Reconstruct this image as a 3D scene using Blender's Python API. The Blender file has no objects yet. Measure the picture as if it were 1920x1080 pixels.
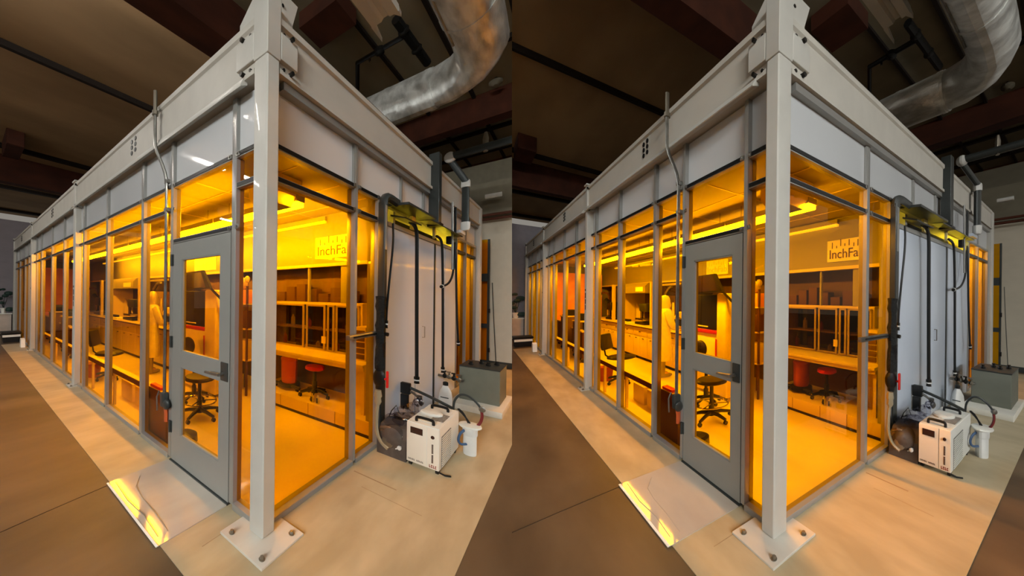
import bpy, bmesh, math, random
from mathutils import Vector, Matrix, Euler

random.seed(7)
COL = bpy.context.scene.collection
SC = bpy.context.scene

# ---------------------------------------------------------------- layout from image coordinates
# One cleanroom built twice for a stereo pair, copies stretched to their image halves.  Plan coordinates of one cleanroom:
# u = along its door side, away from the corner post; v = along its service side; z = up.
R0 = math.atan(13 / 1158); CR, SR = math.cos(R0), math.sin(R0)
H = 1.6


def deroll(x, y):
    return 960 + (x - 960) * CR + (y - 540) * SR, 540 - (x - 960) * SR + (y - 540) * CR


VU, HL = deroll(-78, 551); VV = deroll(1080, 564)[0]  # vanishing points in image pixels
VU2, HR = deroll(882, 551); VV2 = deroll(2040, 564)[0]
F0 = math.sqrt((480 - VU) * (VV - 480))
_u = Vector((VU - 480, F0)).normalized(); _v = Vector((VV - 480, F0)).normalized()
_x, _y = deroll(491, 1019)
_d = F0 * H / (_y - HL)
ORG = Vector(((_x - 480) / F0 * _d, _d))
PP = ((VU + VV) / 2 + (VU2 + VV2) / 2) / 2            # principal column of the lens
FN = math.sqrt(max(1.0, -(VU - PP) * (VV - PP)))       # focal length in pixels
HM = (HL + HR) / 2


class RoomCopy:
    """where one cleanroom stands and how long its two sides are"""

    def __init__(s, name):
        s.name = name; s.left = name == 'left-hand'
        off = 0 if s.left else 960
        hh = HL if s.left else HR
        k = (PP - 480 - off * CR) / F0
        base = F0 * H / ORG.y
        s.kp = base / (base + hh - HM)
        f = lambda a: Vector((a.x - k * a.y, FN / F0 * a.y, 0)) * s.kp  # shears and squeezes the plan so this copy fits its image half
        s.o, s.du, s.dv = f(ORG), f(_u), f(_v)

    def P(s, p):
        return s.o + s.du * p[0] + s.dv * p[1] + Vector((0, 0, p[2] * s.kp))


# plane through the eye along the middle image column, splitting the two copies
_a = deroll(960, 0); _b = deroll(960, 1080)
_da = Vector((_a[0] - PP, FN, HM - _a[1])); _db = Vector((_b[0] - PP, FN, HM - _b[1]))
SPLIT_N = _da.cross(_db).normalized()
if SPLIT_N.x < 0: SPLIT_N = -SPLIT_N
EYE = Vector((0, 0, H))
S = None                                               # copy being built

# ---------------------------------------------------------------- materials
MATS = {}


def lin(c):
    return tuple(((x / 255) / 12.92 if x <= 10 else (((x / 255) + .055) / 1.055) ** 2.4) for x in c)


def mat(name, rgb, rough=.5, metal=0., var=.06, scale=6., spec=.5, bump=0., coat=0., rgb2=None, detail=4):
    if name in MATS: return MATS[name]
    m = bpy.data.materials.new(name); m.use_nodes = True
    nt = m.node_tree; b = nt.nodes['Principled BSDF']
    c = lin(rgb)
    tc = nt.nodes.new('ShaderNodeTexCoord'); n = nt.nodes.new('ShaderNodeTexNoise')
    n.inputs['Scale'].default_value = scale; n.inputs['Detail'].default_value = detail
    nt.links.new(tc.outputs['Object'], n.inputs['Vector'])
    r = nt.nodes.new('ShaderNodeValToRGB')
    c2 = lin(rgb2) if rgb2 else tuple(min(1, x * (1 + var)) for x in c)
    c1 = c if rgb2 else tuple(x * (1 - var) for x in c)
    r.color_ramp.elements[0].color = (*c1, 1); r.color_ramp.elements[1].color = (*c2, 1)
    r.color_ramp.elements[0].position = .35; r.color_ramp.elements[1].position = .65
    nt.links.new(n.outputs['Fac'], r.inputs['Fac']); nt.links.new(r.outputs['Color'], b.inputs['Base Color'])
    b.inputs['Roughness'].default_value = rough; b.inputs['Metallic'].default_value = metal
    b.inputs['Specular IOR Level'].default_value = spec; b.inputs['Coat Weight'].default_value = coat
    b.inputs['Coat Roughness'].default_value = .05; b.inputs['Coat IOR'].default_value = 1.25; b.inputs['IOR'].default_value = 1.35
    if bump:
        bp = nt.nodes.new('ShaderNodeBump'); bp.inputs['Strength'].default_value = bump; bp.inputs['Distance'].default_value = .02
        nt.links.new(n.outputs['Fac'], bp.inputs['Height']); nt.links.new(bp.outputs['Normal'], b.inputs['Normal'])
    MATS[name] = m; return m


def glow(name, rgb, strength):
    if name in MATS: return MATS[name]
    m = bpy.data.materials.new(name); m.use_nodes = True
    nt = m.node_tree; b = nt.nodes['Principled BSDF']
    b.inputs['Base Color'].default_value = (.8, .8, .8, 1)
    b.inputs['Emission Color'].default_value = (*rgb, 1); b.inputs['Emission Strength'].default_value = strength
    MATS[name] = m; return m


def film(name, rgb, ior=1.5, rough=0.0):
    """tinted clear sheet: what it lets through is coloured, its faces mirror by Fresnel"""
    if name in MATS: return MATS[name]
    m = bpy.data.materials.new(name); m.use_nodes = True
    nt = m.node_tree; nt.nodes.remove(nt.nodes['Principled BSDF'])
    out = nt.nodes['Material Output']
    t = nt.nodes.new('ShaderNodeBsdfTransparent'); t.inputs['Color'].default_value = (*rgb, 1)
    g = nt.nodes.new('ShaderNodeBsdfGlossy'); g.inputs['Roughness'].default_value = rough
    lw = nt.nodes.new('ShaderNodeLayerWeight'); lw.inputs['Blend'].default_value = .5
    p4 = nt.nodes.new('ShaderNodeMath'); p4.operation = 'POWER'; p4.inputs[1].default_value = 4.
    f = nt.nodes.new('ShaderNodeMath'); f.operation = 'MULTIPLY_ADD'; f.inputs[1].default_value = .13; f.inputs[2].default_value = .022
    nt.links.new(lw.outputs['Facing'], p4.inputs[0]); nt.links.new(p4.outputs[0], f.inputs[0])
    x = nt.nodes.new('ShaderNodeMixShader')
    nt.links.new(f.outputs[0], x.inputs[0]); nt.links.new(t.outputs[0], x.inputs[1]); nt.links.new(g.outputs[0], x.inputs[2])
    nt.links.new(x.outputs[0], out.inputs['Surface'])
    MATS[name] = m; return m


M_CONC = mat('brown_concrete', (104, 87, 66), .42, scale=1.6, rgb2=(78, 64, 48), bump=.06, detail=12)
M_PAD = mat('cream_epoxy', (184, 169, 138), .4, scale=3.2, rgb2=(163, 148, 118), bump=.03, detail=9)
M_MAT = mat('clear_floor_mat', (192, 184, 170), .06, scale=2, rgb2=(178, 168, 155), spec=.9)
M_LABFLOOR = mat('lab_floor', (238, 228, 204), .35, scale=1.2, rgb2=(222, 211, 188))
M_WHITE = mat('white_painted_steel', (190, 188, 180), .5, var=.03, coat=.06)
M_GIRDER = mat('white_girder_paint', (186, 182, 172), .6, var=.04, scale=4)
M_PLATE = mat('plate_paint', (196, 190, 178), .4, var=.05)
M_PANEL = mat('grey_white_panel', (196, 199, 201), .6, var=.015, scale=2, coat=.5)
M_WPANEL = mat('white_wall_panel', (196, 206, 220), .4, var=.03, scale=1.5, coat=.3)
M_ALU = mat('aluminium_profile', (150, 150, 146), .35, metal=.35, var=.03)
M_SLOT = mat('black_slot', (14, 14, 14), .5)
M_BLACK = mat('black_rubber', (20, 21, 21), .45)
M_FOAM = mat('black_foam', (24, 25, 24), .9, scale=40, bump=.8)
M_BOLT = mat('dark_bolt', (38, 36, 33), .4, metal=.6)
M_ZINC = mat('zinc_bolt', (140, 132, 118), .35, metal=.8)
M_DOOR = mat('grey_door_paint', (136, 137, 132), .4, var=.02)
M_DARKMETAL = mat('dark_grey_metal', (58, 62, 61), .35, metal=.3)
M_STEEL = mat('galvanised_steel', (150, 148, 142), .32, metal=.85, scale=9, rgb2=(118, 116, 110))
M_DUCT = mat('foil_duct', (214, 216, 212), .36, metal=.55, scale=7, rgb2=(160, 160, 156), bump=1.)
M_CEILW = mat('plywood_ceiling', (186, 156, 116), .8, scale=.5, rgb2=(156, 129, 95), detail=6)
M_CEILD = mat('dark_ceiling_board', (142, 134, 112), .85, scale=.8, rgb2=(122, 115, 96))
M_BEAMW = mat('red_brown_timber', (84, 44, 28), .8, scale=2, rgb2=(66, 34, 22))
M_PURLIN = mat('dark_purlin', (34, 26, 20), .8)
M_HALLW = mat('lilac_wall', (138, 132, 138), .7, var=.04)
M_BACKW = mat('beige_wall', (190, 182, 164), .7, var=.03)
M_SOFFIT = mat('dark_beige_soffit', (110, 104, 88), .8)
M_LABW = mat('lab_white_wall', (152, 149, 141), .5, var=.02, scale=1)
M_LABW2 = mat('inner_white_wall', (224, 221, 212), .5, var=.02)
M_FRAME = mat('cabinet_frame_laminate', (168, 150, 118), .4)
M_LABC = mat('lab_ceiling_tile', (168, 162, 150), .7, var=.03, scale=1)
M_LABBACK = mat('lab_brown_back', (112, 84, 66), .6, scale=2, rgb2=(84, 62, 50))
M_CAB = mat('lab_cabinet_laminate', (222, 204, 174), .3, var=.03)
M_TOP = mat('lab_worktop', (226, 212, 184), .3, var=.03)
M_DARKEDGE = mat('dark_brown_edge', (84, 50, 36), .5)
M_KICK = mat('dark_kick', (52, 42, 36), .6)
M_BLACKPL = mat('black_plastic', (26, 24, 24), .4)
M_DARKGL = mat('smoked_glass', (40, 30, 26), .08, spec=.7)
M_CHROME = mat('chrome', (190, 188, 182), .15, metal=1.)
M_JOINT_SHADE = mat('floor_joint_grime', (150, 128, 98), .6)  # brown for floor joints and the painted mullion shadow
M_CRACK = mat('crack_grime', (58, 46, 34), .7)
M_RED = mat('red_vinyl', (200, 36, 34), .4)
M_ORANGE = mat('orange_plastic', (186, 84, 40), .4)
M_CURT = mat('orange_curtain', (255, 176, 120), .6, scale=3, rgb2=(240, 150, 100))
M_REDBIN = mat('red_brown_bin', (170, 66, 54), .5)
M_COAT = mat('white_frock', (236, 232, 222), .8, scale=14, bump=.3)
M_HOOD = mat('cream_hood', (220, 206, 170), .8)
M_SKIN = mat('skin', (206, 160, 132), .55)
M_BOOT = mat('grey_overshoe', (150, 140, 124), .7)
M_CHILL = mat('chiller_white', (214, 214, 206), .38, var=.02)
M_CHILLF = mat('chiller_front', (222, 212, 196), .38, var=.02)
M_TEXT = mat('dark_print', (74, 52, 40), .5)
M_REDTEXT = mat('red_print', (140, 60, 36), .5)
M_DISPLAY = mat('dark_display', (54, 30, 24), .15)
M_GRILLE = mat('grey_grille', (140, 138, 132), .5, scale=60, rgb2=(112, 110, 106))
M_PUMP = mat('pump_grey', (86, 78, 72), .5, scale=12, rgb2=(72, 64, 60))
M_BAG = film('clear_bag', (.8, .8, .84), rough=.15)
M_TANHOSE = mat('tan_hose', (150, 138, 112), .3)
M_BOX = mat('grey_green_cabinet', (108, 110, 98), .45, var=.05)
M_PLINTH = mat('white_concrete_plinth', (206, 202, 190), .6)
M_JUG = mat('white_jug', (206, 206, 202), .35)
M_REDHOSE = mat('dark_red_hose', (110, 36, 36), .4)
M_BLUE = mat('blue_grey_hose', (60, 84, 116), .4)
M_BOARD = mat('sign_board', (250, 248, 240), .4)
M_LETTER = mat('sign_letters', (96, 72, 92), .5)
M_LEAF = mat('dark_leaf', (46, 66, 60), .5)
M_LOWCAB = mat('pale_low_cabinet', (206, 190, 176), .5)
M_SEAT = mat('black_seat_vinyl', (36, 32, 30), .4)
M_CREAMM = mat('machine_cream', (250, 238, 210), .4)
M_YELLOWM = mat('yellow_bracket', (206, 190, 120), .5)
M_BROWNBOX = mat('brown_carton', (88, 58, 42), .7)
M_AMBER = film('amber_sheet', (.98, .70, .07))
M_LAMP = glow('amber_lamp', (1, .74, .03), 45)
M_LAMPDIM = glow('amber_lamp_dim', (1, .72, .03), 1.3)
M_FILL = glow('hall_tube', (.98, 1, .98), 95)  # emission of the unseen lamps added as fill
M_TUBEFAR = glow('hall_tube_row', (1, .95, .88), 90)

# ---------------------------------------------------------------- mesh building


class B:
    """collects shapes in plan coordinates; becomes ONE mesh"""

    def __init__(s): s.v = []; s.f = []

    def add(s, vs, fs):
        n = len(s.v); s.v += [tuple(p) for p in vs]; s.f += [tuple(i + n for i in f) for f in fs]; return s

    def bm(s, bm):
        bm.verts.index_update()
        s.add([p.co[:] for p in bm.verts], [[w.index for w in f.verts] for f in bm.faces]); bm.free(); return s

    def box(s, u0, u1, v0, v1, z0, z1, bev=0., seg=2):
        bm = bmesh.new(); bmesh.ops.create_cube(bm, size=1)
        for p in bm.verts:
            p.co = ((u0 + u1) / 2 + p.co.x * (u1 - u0), (v0 + v1) / 2 + p.co.y * (v1 - v0), (z0 + z1) / 2 + p.co.z * (z1 - z0))
        if bev:
            bev = min(bev, .45 * min(abs(u1 - u0), abs(v1 - v0), abs(z1 - z0)))
            bmesh.ops.bevel(bm, geom=bm.edges[:], offset=bev, segments=seg, affect='EDGES', profile=.5)
        return s.bm(bm)

    def obox(s, c, size, rot=(0, 0, 0), bev=0.):
        t = B().box(-size[0] / 2, size[0] / 2, -size[1] / 2, size[1] / 2, -size[2] / 2, size[2] / 2, bev)
        m = Euler(rot).to_matrix(); c = Vector(c)
        return s.add([(m @ Vector(p) + c)[:] for p in t.v], t.f)

    def tube(s, pts, r, n=8, smooth=0):
        rr = list(r) if isinstance(r, (list, tuple)) else [r] * len(pts)
        pts = [Vector((*p, q)) for p, q in zip(pts, rr)]
        for _ in range(smooth):
            q = [pts[0]]
            for a, b in zip(pts, pts[1:]): q += [a * .75 + b * .25, a * .25 + b * .75]
            pts = q + [pts[-1]]
        rr = [p[3] for p in pts]; pts = [p.to_3d() for p in pts]
        rings = []; up = None
        for i, p in enumerate(pts):
            t = (pts[min(i + 1, len(pts) - 1)] - pts[max(i - 1, 0)]).normalized()
            if up is None: up = t.orthogonal().normalized()
            up = (up - t * up.dot(t))
            up = up.normalized() if up.length > 1e-6 else t.orthogonal().normalized()
            w = t.cross(up)
            rings.append([p + (up * math.cos(2 * math.pi * k / n) + w * math.sin(2 * math.pi * k / n)) * rr[i] for k in range(n)])
        vs = [q[:] for g in rings for q in g]; fs = []
        for i in range(len(rings) - 1):
            for k in range(n):
                a = i * n + k; b = i * n + (k + 1) % n
                fs.append((a, b, b + n, a + n))
        fs.append(tuple(range(n))); fs.append(tuple(range(len(vs) - n, len(vs))))
        return s.add(vs, fs)

    def cyl(s, p, q, r, n=16, r2=None):
        return s.tube([p, q], [r, r if r2 is None else r2], n)

    def lathe(s, c, prof, n=20, axis='z'):
        vs = []; fs = []
        for (r, h) in prof:
            for k in range(n):
                a = 2 * math.pi * k / n; x, y = r * math.cos(a), r * math.sin(a)
                p = {'z': (x, y, h), 'u': (h, x, y), 'v': (x, h, y)}[axis]
                vs.append((c[0] + p[0], c[1] + p[1], c[2] + p[2]))
        for i in range(len(prof) - 1):
            for k in range(n):
                a = i * n + k; b = i * n + (k + 1) % n
                fs.append((a, b, b + n, a + n))
        fs.append(tuple(range(n))); fs.append(tuple(range(len(vs) - n, len(vs))))
        return s.add(vs, fs)

    def prism(s, poly, axis, a, b):
        mk = {'u': lambda p, t: (t, p[0], p[1]), 'v': lambda p, t: (p[0], t, p[1]), 'z': lambda p, t: (p[0], p[1], t)}[axis]
        n = len(poly); vs = [mk(p, a) for p in poly] + [mk(p, b) for p in poly]
        fs = [tuple(range(n)), tuple(range(n, 2 * n))] + [(i, (i + 1) % n, (i + 1) % n + n, i + n) for i in range(n)]
        return s.add(vs, fs)

    def ell(s, c, r, n=14, m=9):
        prof = [(max(1e-4, math.sin(math.pi * i / m)), -math.cos(math.pi * i / m)) for i in range(m + 1)]
        t = B().lathe((0, 0, 0), prof, n)
        return s.add([(c[0] + p[0] * r[0], c[1] + p[1] * r[1], c[2] + p[2] * r[2]) for p in t.v], t.f)


def build(name, b, m, base, parent=None, smooth=True, clip=True):
    """links b as one mesh; vertices are kept relative to the thing's base"""
    pts = [S.P(p) for p in b.v]; o0 = S.P(base)
    bm = bmesh.new()
    vs = [bm.verts.new(p - o0) for p in pts]
    for f in b.f:
        try: bm.faces.new([vs[i] for i in f])
        except ValueError: pass
    if clip:
        sg = 1 if S.left else -1
        if any((p - EYE).dot(SPLIT_N) * sg > 1e-4 and p.y > .05 for p in pts):   # trim what would cross into the other copy's image half
            r = bmesh.ops.bisect_plane(bm, geom=bm.verts[:] + bm.edges[:] + bm.faces[:], plane_co=EYE - o0, plane_no=SPLIT_N * sg, clear_outer=True)
            ed = [e for e in r['geom_cut'] if isinstance(e, bmesh.types.BMEdge)]
            if ed: bmesh.ops.contextual_create(bm, geom=ed)
    if not bm.faces:
        bm.free(); return None
    bmesh.ops.recalc_face_normals(bm, faces=bm.faces[:])
    me = bpy.data.meshes.new(name); bm.to_mesh(me); bm.free()
    if smooth:
        me.shade_smooth(); me.set_sharp_from_angle(angle=math.radians(34))
    me.materials.append(m)
    o = bpy.data.objects.new(name, me); COL.objects.link(o)
    if parent is None: o.location = o0
    else: o.parent = parent
    return o


def tag(o, label, cat, group=None, kind=None):
    if o is None: return o
    if label: o['label'] = label.replace('{s}', S.name)
    if cat: o['category'] = cat
    if group: o['group'] = group + ' of the ' + S.name + ' cleanroom'
    if kind: o['kind'] = kind
    return o


class T:
    """a thing: an Empty at its base, its parts as children, their sub-parts below them"""

    def __init__(s, name, label, cat, base, group=None, kind='thing'):
        s.base = base; s.e = bpy.data.objects.new(name, None); COL.objects.link(s.e)
        s.e.location = S.P(base); s.e.empty_display_size = .05
        tag(s.e, label, cat, group, kind)

    def part(s, name, b, m, label=None, parent=None, smooth=True, clip=True):
        o = build(name, b, m, s.base, parent or s.e, smooth, clip)
        if label and o: o['label'] = label
        return o


def one(name, label, cat, b, m, base=None, group=None, kind='thing', clip=True):
    if base is None:
        n = len(b.v); base = (sum(p[0] for p in b.v) / n, sum(p[1] for p in b.v) / n, min(p[2] for p in b.v))
    return tag(build(name, b, m, base, None, True, clip), label, cat, group, kind)


def struct(name, b, m, label=None, smooth=True, clip=True):
    o = build(name, b, m, (0, 0, 0), None, smooth, clip)
    if o:
        o['kind'] = 'structure'
        o['label'] = (label or name.replace('_', ' ')).replace('{s}', S.name)
        o['category'] = 'structure'
    return o


def bar(b, axis, a0, a1, c1, c2, w):
    """square profile bar along an axis, centred on (c1, c2)"""
    h = w / 2
    if axis == 'u': b.box(a0, a1, c1 - h, c1 + h, c2 - h, c2 + h, .003, 1)
    if axis == 'v': b.box(c1 - h, c1 + h, a0, a1, c2 - h, c2 + h, .003, 1)
    if axis == 'z': b.box(c1 - h, c1 + h, c2 - h, c2 + h, a0, a1, .003, 1)
    return b


def text_mesh(txt, size):
    cu = bpy.data.curves.new('tmp', 'FONT'); cu.body = txt; cu.size = size; cu.extrude = .004
    o = bpy.data.objects.new('tmp', cu); COL.objects.link(o)
    dg = bpy.context.evaluated_depsgraph_get(); me = bpy.data.meshes.new_from_object(o.evaluated_get(dg))
    vs = [p.co[:] for p in me.vertices]; fs = [tuple(p.vertices) for p in me.polygons]
    bpy.data.objects.remove(o); bpy.data.curves.remove(cu); bpy.data.meshes.remove(me)
    return vs, fs


def skin_mesh(joints, edges, sub=2):
    """one continuous tapering body grown on a skeleton; joints = [(co, radius)], root first"""
    me = bpy.data.meshes.new('tmp'); me.from_pydata([j[0] for j in joints], edges, [])
    o = bpy.data.objects.new('tmp', me); COL.objects.link(o)
    o.modifiers.new('s', 'SKIN'); d = o.modifiers.new('d', 'SUBSURF'); d.levels = sub; d.render_levels = sub
    for k, j in enumerate(joints):
        sv = me.skin_vertices[0].data[k]; r = j[1]
        sv.radius = r if isinstance(r, tuple) else (r, r); sv.use_root = k == 0
    dg = bpy.context.evaluated_depsgraph_get(); ev = bpy.data.meshes.new_from_object(o.evaluated_get(dg))
    b = B().add([p.co[:] for p in ev.vertices], [tuple(p.vertices) for p in ev.polygons])
    bpy.data.objects.remove(o); bpy.data.meshes.remove(me); bpy.data.meshes.remove(ev)
    return b

# ---------------------------------------------------------------- the enclosure
ZT1, ZT2 = 2.667, 2.437       # heights of the two glazing rails


def posts():
    spec = [(0.0, 'white steel corner post on a bolted plate, nearest the door, {s} cleanroom'),
            (4.57, 'white steel post with a small dark label strip, {s} cleanroom'),
            (9.0, 'white steel post between the two far glazed bays, {s} cleanroom'),
            (12.75, 'white steel post at the far end of the door side, {s} cleanroom')]
    for i, (u, lab) in enumerate(spec):
        t = T('steel_post', lab, 'post', (u + .06, .06, 0), 'white steel posts')
        top = 3.20 if i == 0 else 3.52
        t.part('shaft', B().box(u, u + .125, 0, .125, .018, top, .012, 3), M_WHITE)
        if i == 0: pl = B().box(-.147, .25, -.150, .25, 0, .018, .003)
        else: pl = B().box(u - .05, u + .2, -.07, .2, 0, .018, .003)
        t.part('base_plate', pl, M_PLATE)
        pts = [(-.095, .185), (-.10, -.10), (.185, -.10)] if i == 0 else [(u - .02, -.04), (u + .16, -.04)]
        for (a, c) in pts:
            bo = t.part('anchor_bolt', B().lathe((a, c, .018), [(.013, 0), (.013, .018), (.011, .02)], 6), M_ZINC)
            t.part('washer', B().lathe((a, c, .018), [(.02, 0), (.02, .004)], 14), M_ZINC, parent=bo)
        if i == 0:
            t.part('node_block', B().box(-.004, .129, -.004, .129, 3.20, 3.62, .006, 2), M_WHITE)
            t.part('node_cheek', B().box(.129, .31, -.006, .11, 3.215, 3.40, .006, 2), M_WHITE)
            t.part('node_cheek', B().box(-.006, .11, .129, .31, 3.215, 3.40, .006, 2), M_WHITE)
            t.part('gusset', B().prism([(.12, 3.40), (.34, 3.44), (.335, 3.60), (.16, 3.74), (.12, 3.74)], 'v', .05, .065), M_WHITE)
            t.part('gusset', B().prism([(.12, 3.40), (.34, 3.44), (.31, 3.58), (.37, 3.76), (.12, 3.76)], 'u', .05, .065), M_WHITE)
            for z in (3.40, 3.16):
                for a in (.165, .235):
                    t.part('node_bolt', B().cyl((a, -.026 if a > .2 else -.004, z), (a, .03, z), .016 if a > .2 else .012, 8), M_BOLT)
                    t.part('node_bolt', B().cyl((-.026 if a > .2 else -.004, a, z), (.03, a, z), .016 if a > .2 else .012, 8), M_BOLT)
            for z, a in ((3.57, .16), (3.66, .2)):
                t.part('gusset_hole', B().cyl((.045, a, z), (.052, a, z), .012, 8), M_BOLT)
        else:
            t.part('end_plate', B().box(u - .02, u + .145, -.02, .12, 3.52, 3.545, .006).box(u - .015, u + .14, -.015, .1, 3.07, 3.10, .006), M_WHITE)
            for z in (3.46, 3.10):
                t.part('node_bolt', B().cyl((u - .04, -.02, z), (u - .04, .03, z), .02, 8), M_BOLT)
        if i == 1:
            t.part('label_strip', B().box(u + .03, u + .09, -.002, .001, 1.58, 1.67).box(u + .03, u + .085, -.002, .001, 1.48, 1.56).box(u + .035, u + .08, -.002, .001, 1.38, 1.46), M_TEXT, 'dark printed label strip')
        if i in (1, 2):
            t.part('conduit_dot', B().cyl((u + .06, -.006, 1.72), (u + .06, .002, 1.72), .02, 10), M_BOLT)


def beams():
    def beam(a0, a1, along):
        b = B()
        pr = [(.0, 3.12), (.0, 3.155), (.022, 3.165), (.022, 3.445), (.0, 3.455), (.0, 3.50), (.12, 3.50), (.12, 3.12)]
        b.prism(pr, 'u' if along == 'u' else 'v', a0, a1)
        return b
    names = ['white steel beam above the door bay of the {s} cleanroom', 'white steel beam over the middle glazed bay of the {s} cleanroom',
             'white steel beam over the farthest glazed bay of the {s} cleanroom']
    for k, (a0, a1) in enumerate([(.125, 4.57), (4.695, 9.0), (9.125, 12.75)]):
        t = T('steel_beam', names[k], 'beam', ((a0 + a1) / 2, .06, 3.12), 'white steel beams')
        t.part('girder', beam(a0, a1, 'u'), M_GIRDER)
        t.part('cover_angle', B().prism([(-.005, 3.135), (-.035, 3.075), (-.03, 3.07), (.03, 3.10), (.03, 3.135)], 'u', a0 + .1, a1 - .04), M_WHITE)
        c = [2.10, 6.4, 10.9][k]
        for i in range(3):
            for j in range(2):
                t.part('bolt_hole', B().cyl((c + .03 + j * .10, .014, 3.40 - i * .065 - j * .012), (c + .03 + j * .10, .024, 3.40 - i * .065 - j * .012), .026, 10), M_SLOT)
    t = T('steel_beam', 'white steel beam over the service side of the {s} cleanroom', 'beam', (.06, 3.2, 3.12), 'white steel beams')
    t.part('girder', beam(.125, 6.42, 'v'), M_GIRDER)
    t.part('lower_rail', B().box(.03, .10, .2, 6.42, 3.06, 3.115), M_ALU)
    t.part('flange_rivets', B().box(.0, .03, .4, 6.3, 3.50, 3.506), M_PURLIN)


def glazing():
    bays = [('glazed_partition', 'amber glazed bay with the door in it, {s} cleanroom', .13, 4.57,
             [(.375, .425), (1.32, 1.37), (1.985, 2.045), (3.15, 3.21), (4.27, 4.33)]),
            ('glazed_partition', 'amber glazed bay between the second and third posts, {s} cleanroom', 4.695, 9.0,
             [(4.74, 4.80), (5.62, 5.68), (6.72, 6.78), (7.92, 7.98), (8.6, 8.66)]),
            ('glazed_partition', 'amber glazed bay at the far end of the door side, {s} cleanroom', 9.125, 12.75,
             [(9.2, 9.26), (9.9, 9.96), (10.6, 10.66), (11.7, 11.76), (12.6, 12.66)])]
    for bi, (nm, lab, a0, a1, mull) in enumerate(bays):
        t = T(nm, lab, 'glass partition', ((a0 + a1) / 2, .11, 0), 'amber glazed bays')
        for (m0, m1) in mull:
            mu = t.part('mullion', B().box(m0, m1, .062, .15, .03, 3.10, .004, 1), M_ALU)
        spans = [(a0, mull[0][0])] + [(mull[i][1], mull[i + 1][0]) for i in range(len(mull) - 1)] + [(mull[-1][1], a1)]
        for si, (x0, x1) in enumerate(spans):
            door = bi == 0 and si == 1
            if x1 - x0 < .03: continue
            r1 = t.part('top_rail', B().box(x0, x1, .066, .146, ZT1 - .022, ZT1 + .022, .003, 1), M_ALU)
            t.part('rail_slot', B().box(x0 + .012, x1 - .012, .060, .068, ZT1 - .014, ZT1 + .014), M_SLOT, parent=r1)
            if not door:
                r2 = t.part('middle_rail', B().box(x0, x1, .066, .146, ZT2 - .022, ZT2 + .022, .003, 1), M_ALU)
                t.part('rail_slot', B().box(x0 + .012, x1 - .012, .060, .068, ZT2 - .014, ZT2 + .014), M_SLOT, parent=r2)
                t.part('sill', B().box(x0, x1, .055, .15, 0, .05, .004, 1), M_ALU)
                t.part('amber_pane', B().box(x0, x1, .104, .110, .05, ZT2 - .02), M_AMBER, smooth=False)
                t.part('amber_pane', B().box(x0, x1, .104, .110, ZT2 + .02, ZT1 - .02), M_AMBER, smooth=False)
            else:
                hd = t.part('head_rail', B().box(x0, x1, .066, .146, 2.10, 2.145, .003, 1), M_ALU)
                t.part('rail_slot', B().box(x0 + .02, x1 - .02, .060, .068, 2.112, 2.136), M_SLOT, parent=hd)
                t.part('amber_pane', B().box(x0, x1, .104, .110, 2.145, ZT1 - .02), M_AMBER, smooth=False)
            t.part('grey_panel', B().box(x0, x1, .098, .112, ZT1 + .02, 3.10), M_PANEL, 'grey white opaque panel')
        for (m0, m1) in mull:
            for z in (ZT1, ZT2 if not (bi == 0 and m0 < 1.) else 2.125):
                c = (m0 + m1) / 2
                for s in (-1, 1):
                    t.part('corner_bracket', B().box(c + s * .045 - .02, c + s * .045 + .02, .052, .062, z - .018, z + .018, .004, 1).cyl((c + s * .045, .046, z), (c + s * .045, .054, z), .009, 8), M_STEEL)
    # service side
    t = T('glazed_partition', 'amber glazed panes beside the corner post, service side, {s} cleanroom', 'glass partition', (.11, 1., 0), 'amber glazed bays')
    mull = [(1.285, 1.335), (1.79, 1.86)]
    for (m0, m1) in mull: t.part('mullion', B().box(.062, .15, m0, m1, .03, 2.69 if m0 > 1.5 else 3.10, .004, 1), M_ALU)
    for (x0, x1) in [(.13, 1.285), (1.335, 1.79)]:
        for z in (ZT1, ZT2):
            r1 = t.part('top_rail' if z == ZT1 else 'middle_rail', B().box(.066, .146, x0, x1, z - .022, z + .022, .003, 1), M_ALU)
            t.part('rail_slot', B().box(.060, .068, x0 + .03, x1 - .012, z - .014, z + .014), M_SLOT, parent=r1)
            t.part('corner_bracket', B().box(.052, .062, x0 + .005, x0 + .05, z - .018, z + .018, .004, 1).cyl((.046, x0 + .028, z), (.054, x0 + .028, z), .009, 8), M_STEEL)
            t.part('corner_bracket', B().box(.052, .062, x1 - .04, x1 - .003, z - .018, z + .018, .004, 1), M_STEEL)
        t.part('sill', B().box(.055, .15, x0, x1, 0, .045, .004, 1), M_ALU)
        t.part('amber_pane', B().box(.104, .110, x0, x1, .045, ZT2 - .02), M_AMBER, smooth=False)
        t.part('amber_pane', B().box(.104, .110, x0, x1, ZT2 + .02, ZT1 - .02), M_AMBER, smooth=False)
    # upper panels of the service side
    t = T('upper_panel_row', 'row of pale grey panels under the beam, service side, {s} cleanroom', 'wall panel', (.1, 3.3, ZT1))
    cuts = [.13, 1.285, 2.42, 3.2, 3.9, 4.7, 5.6, 6.42]
    for i in range(7):
        t.part('grey_panel', B().box(.09, .112, cuts[i] + .02, cuts[i + 1] - .02, ZT1 + .02, 3.06), M_PANEL)
        if i: t.part('panel_post', B().box(.066, .14, cuts[i] - .022, cuts[i] + .022, ZT1 - .02, 3.08, .003, 1), M_ALU)
    t.part('top_rail', B().box(.066, .146, 1.86, 6.42, ZT1 - .022, ZT1 + .022, .003, 1), M_ALU)
    # white lower panels and the far amber window
    t = T('white_panel_wall', 'smooth white wall panels behind the pipes, {s} cleanroom', 'wall panel', (.1, 3.4, 0))
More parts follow.
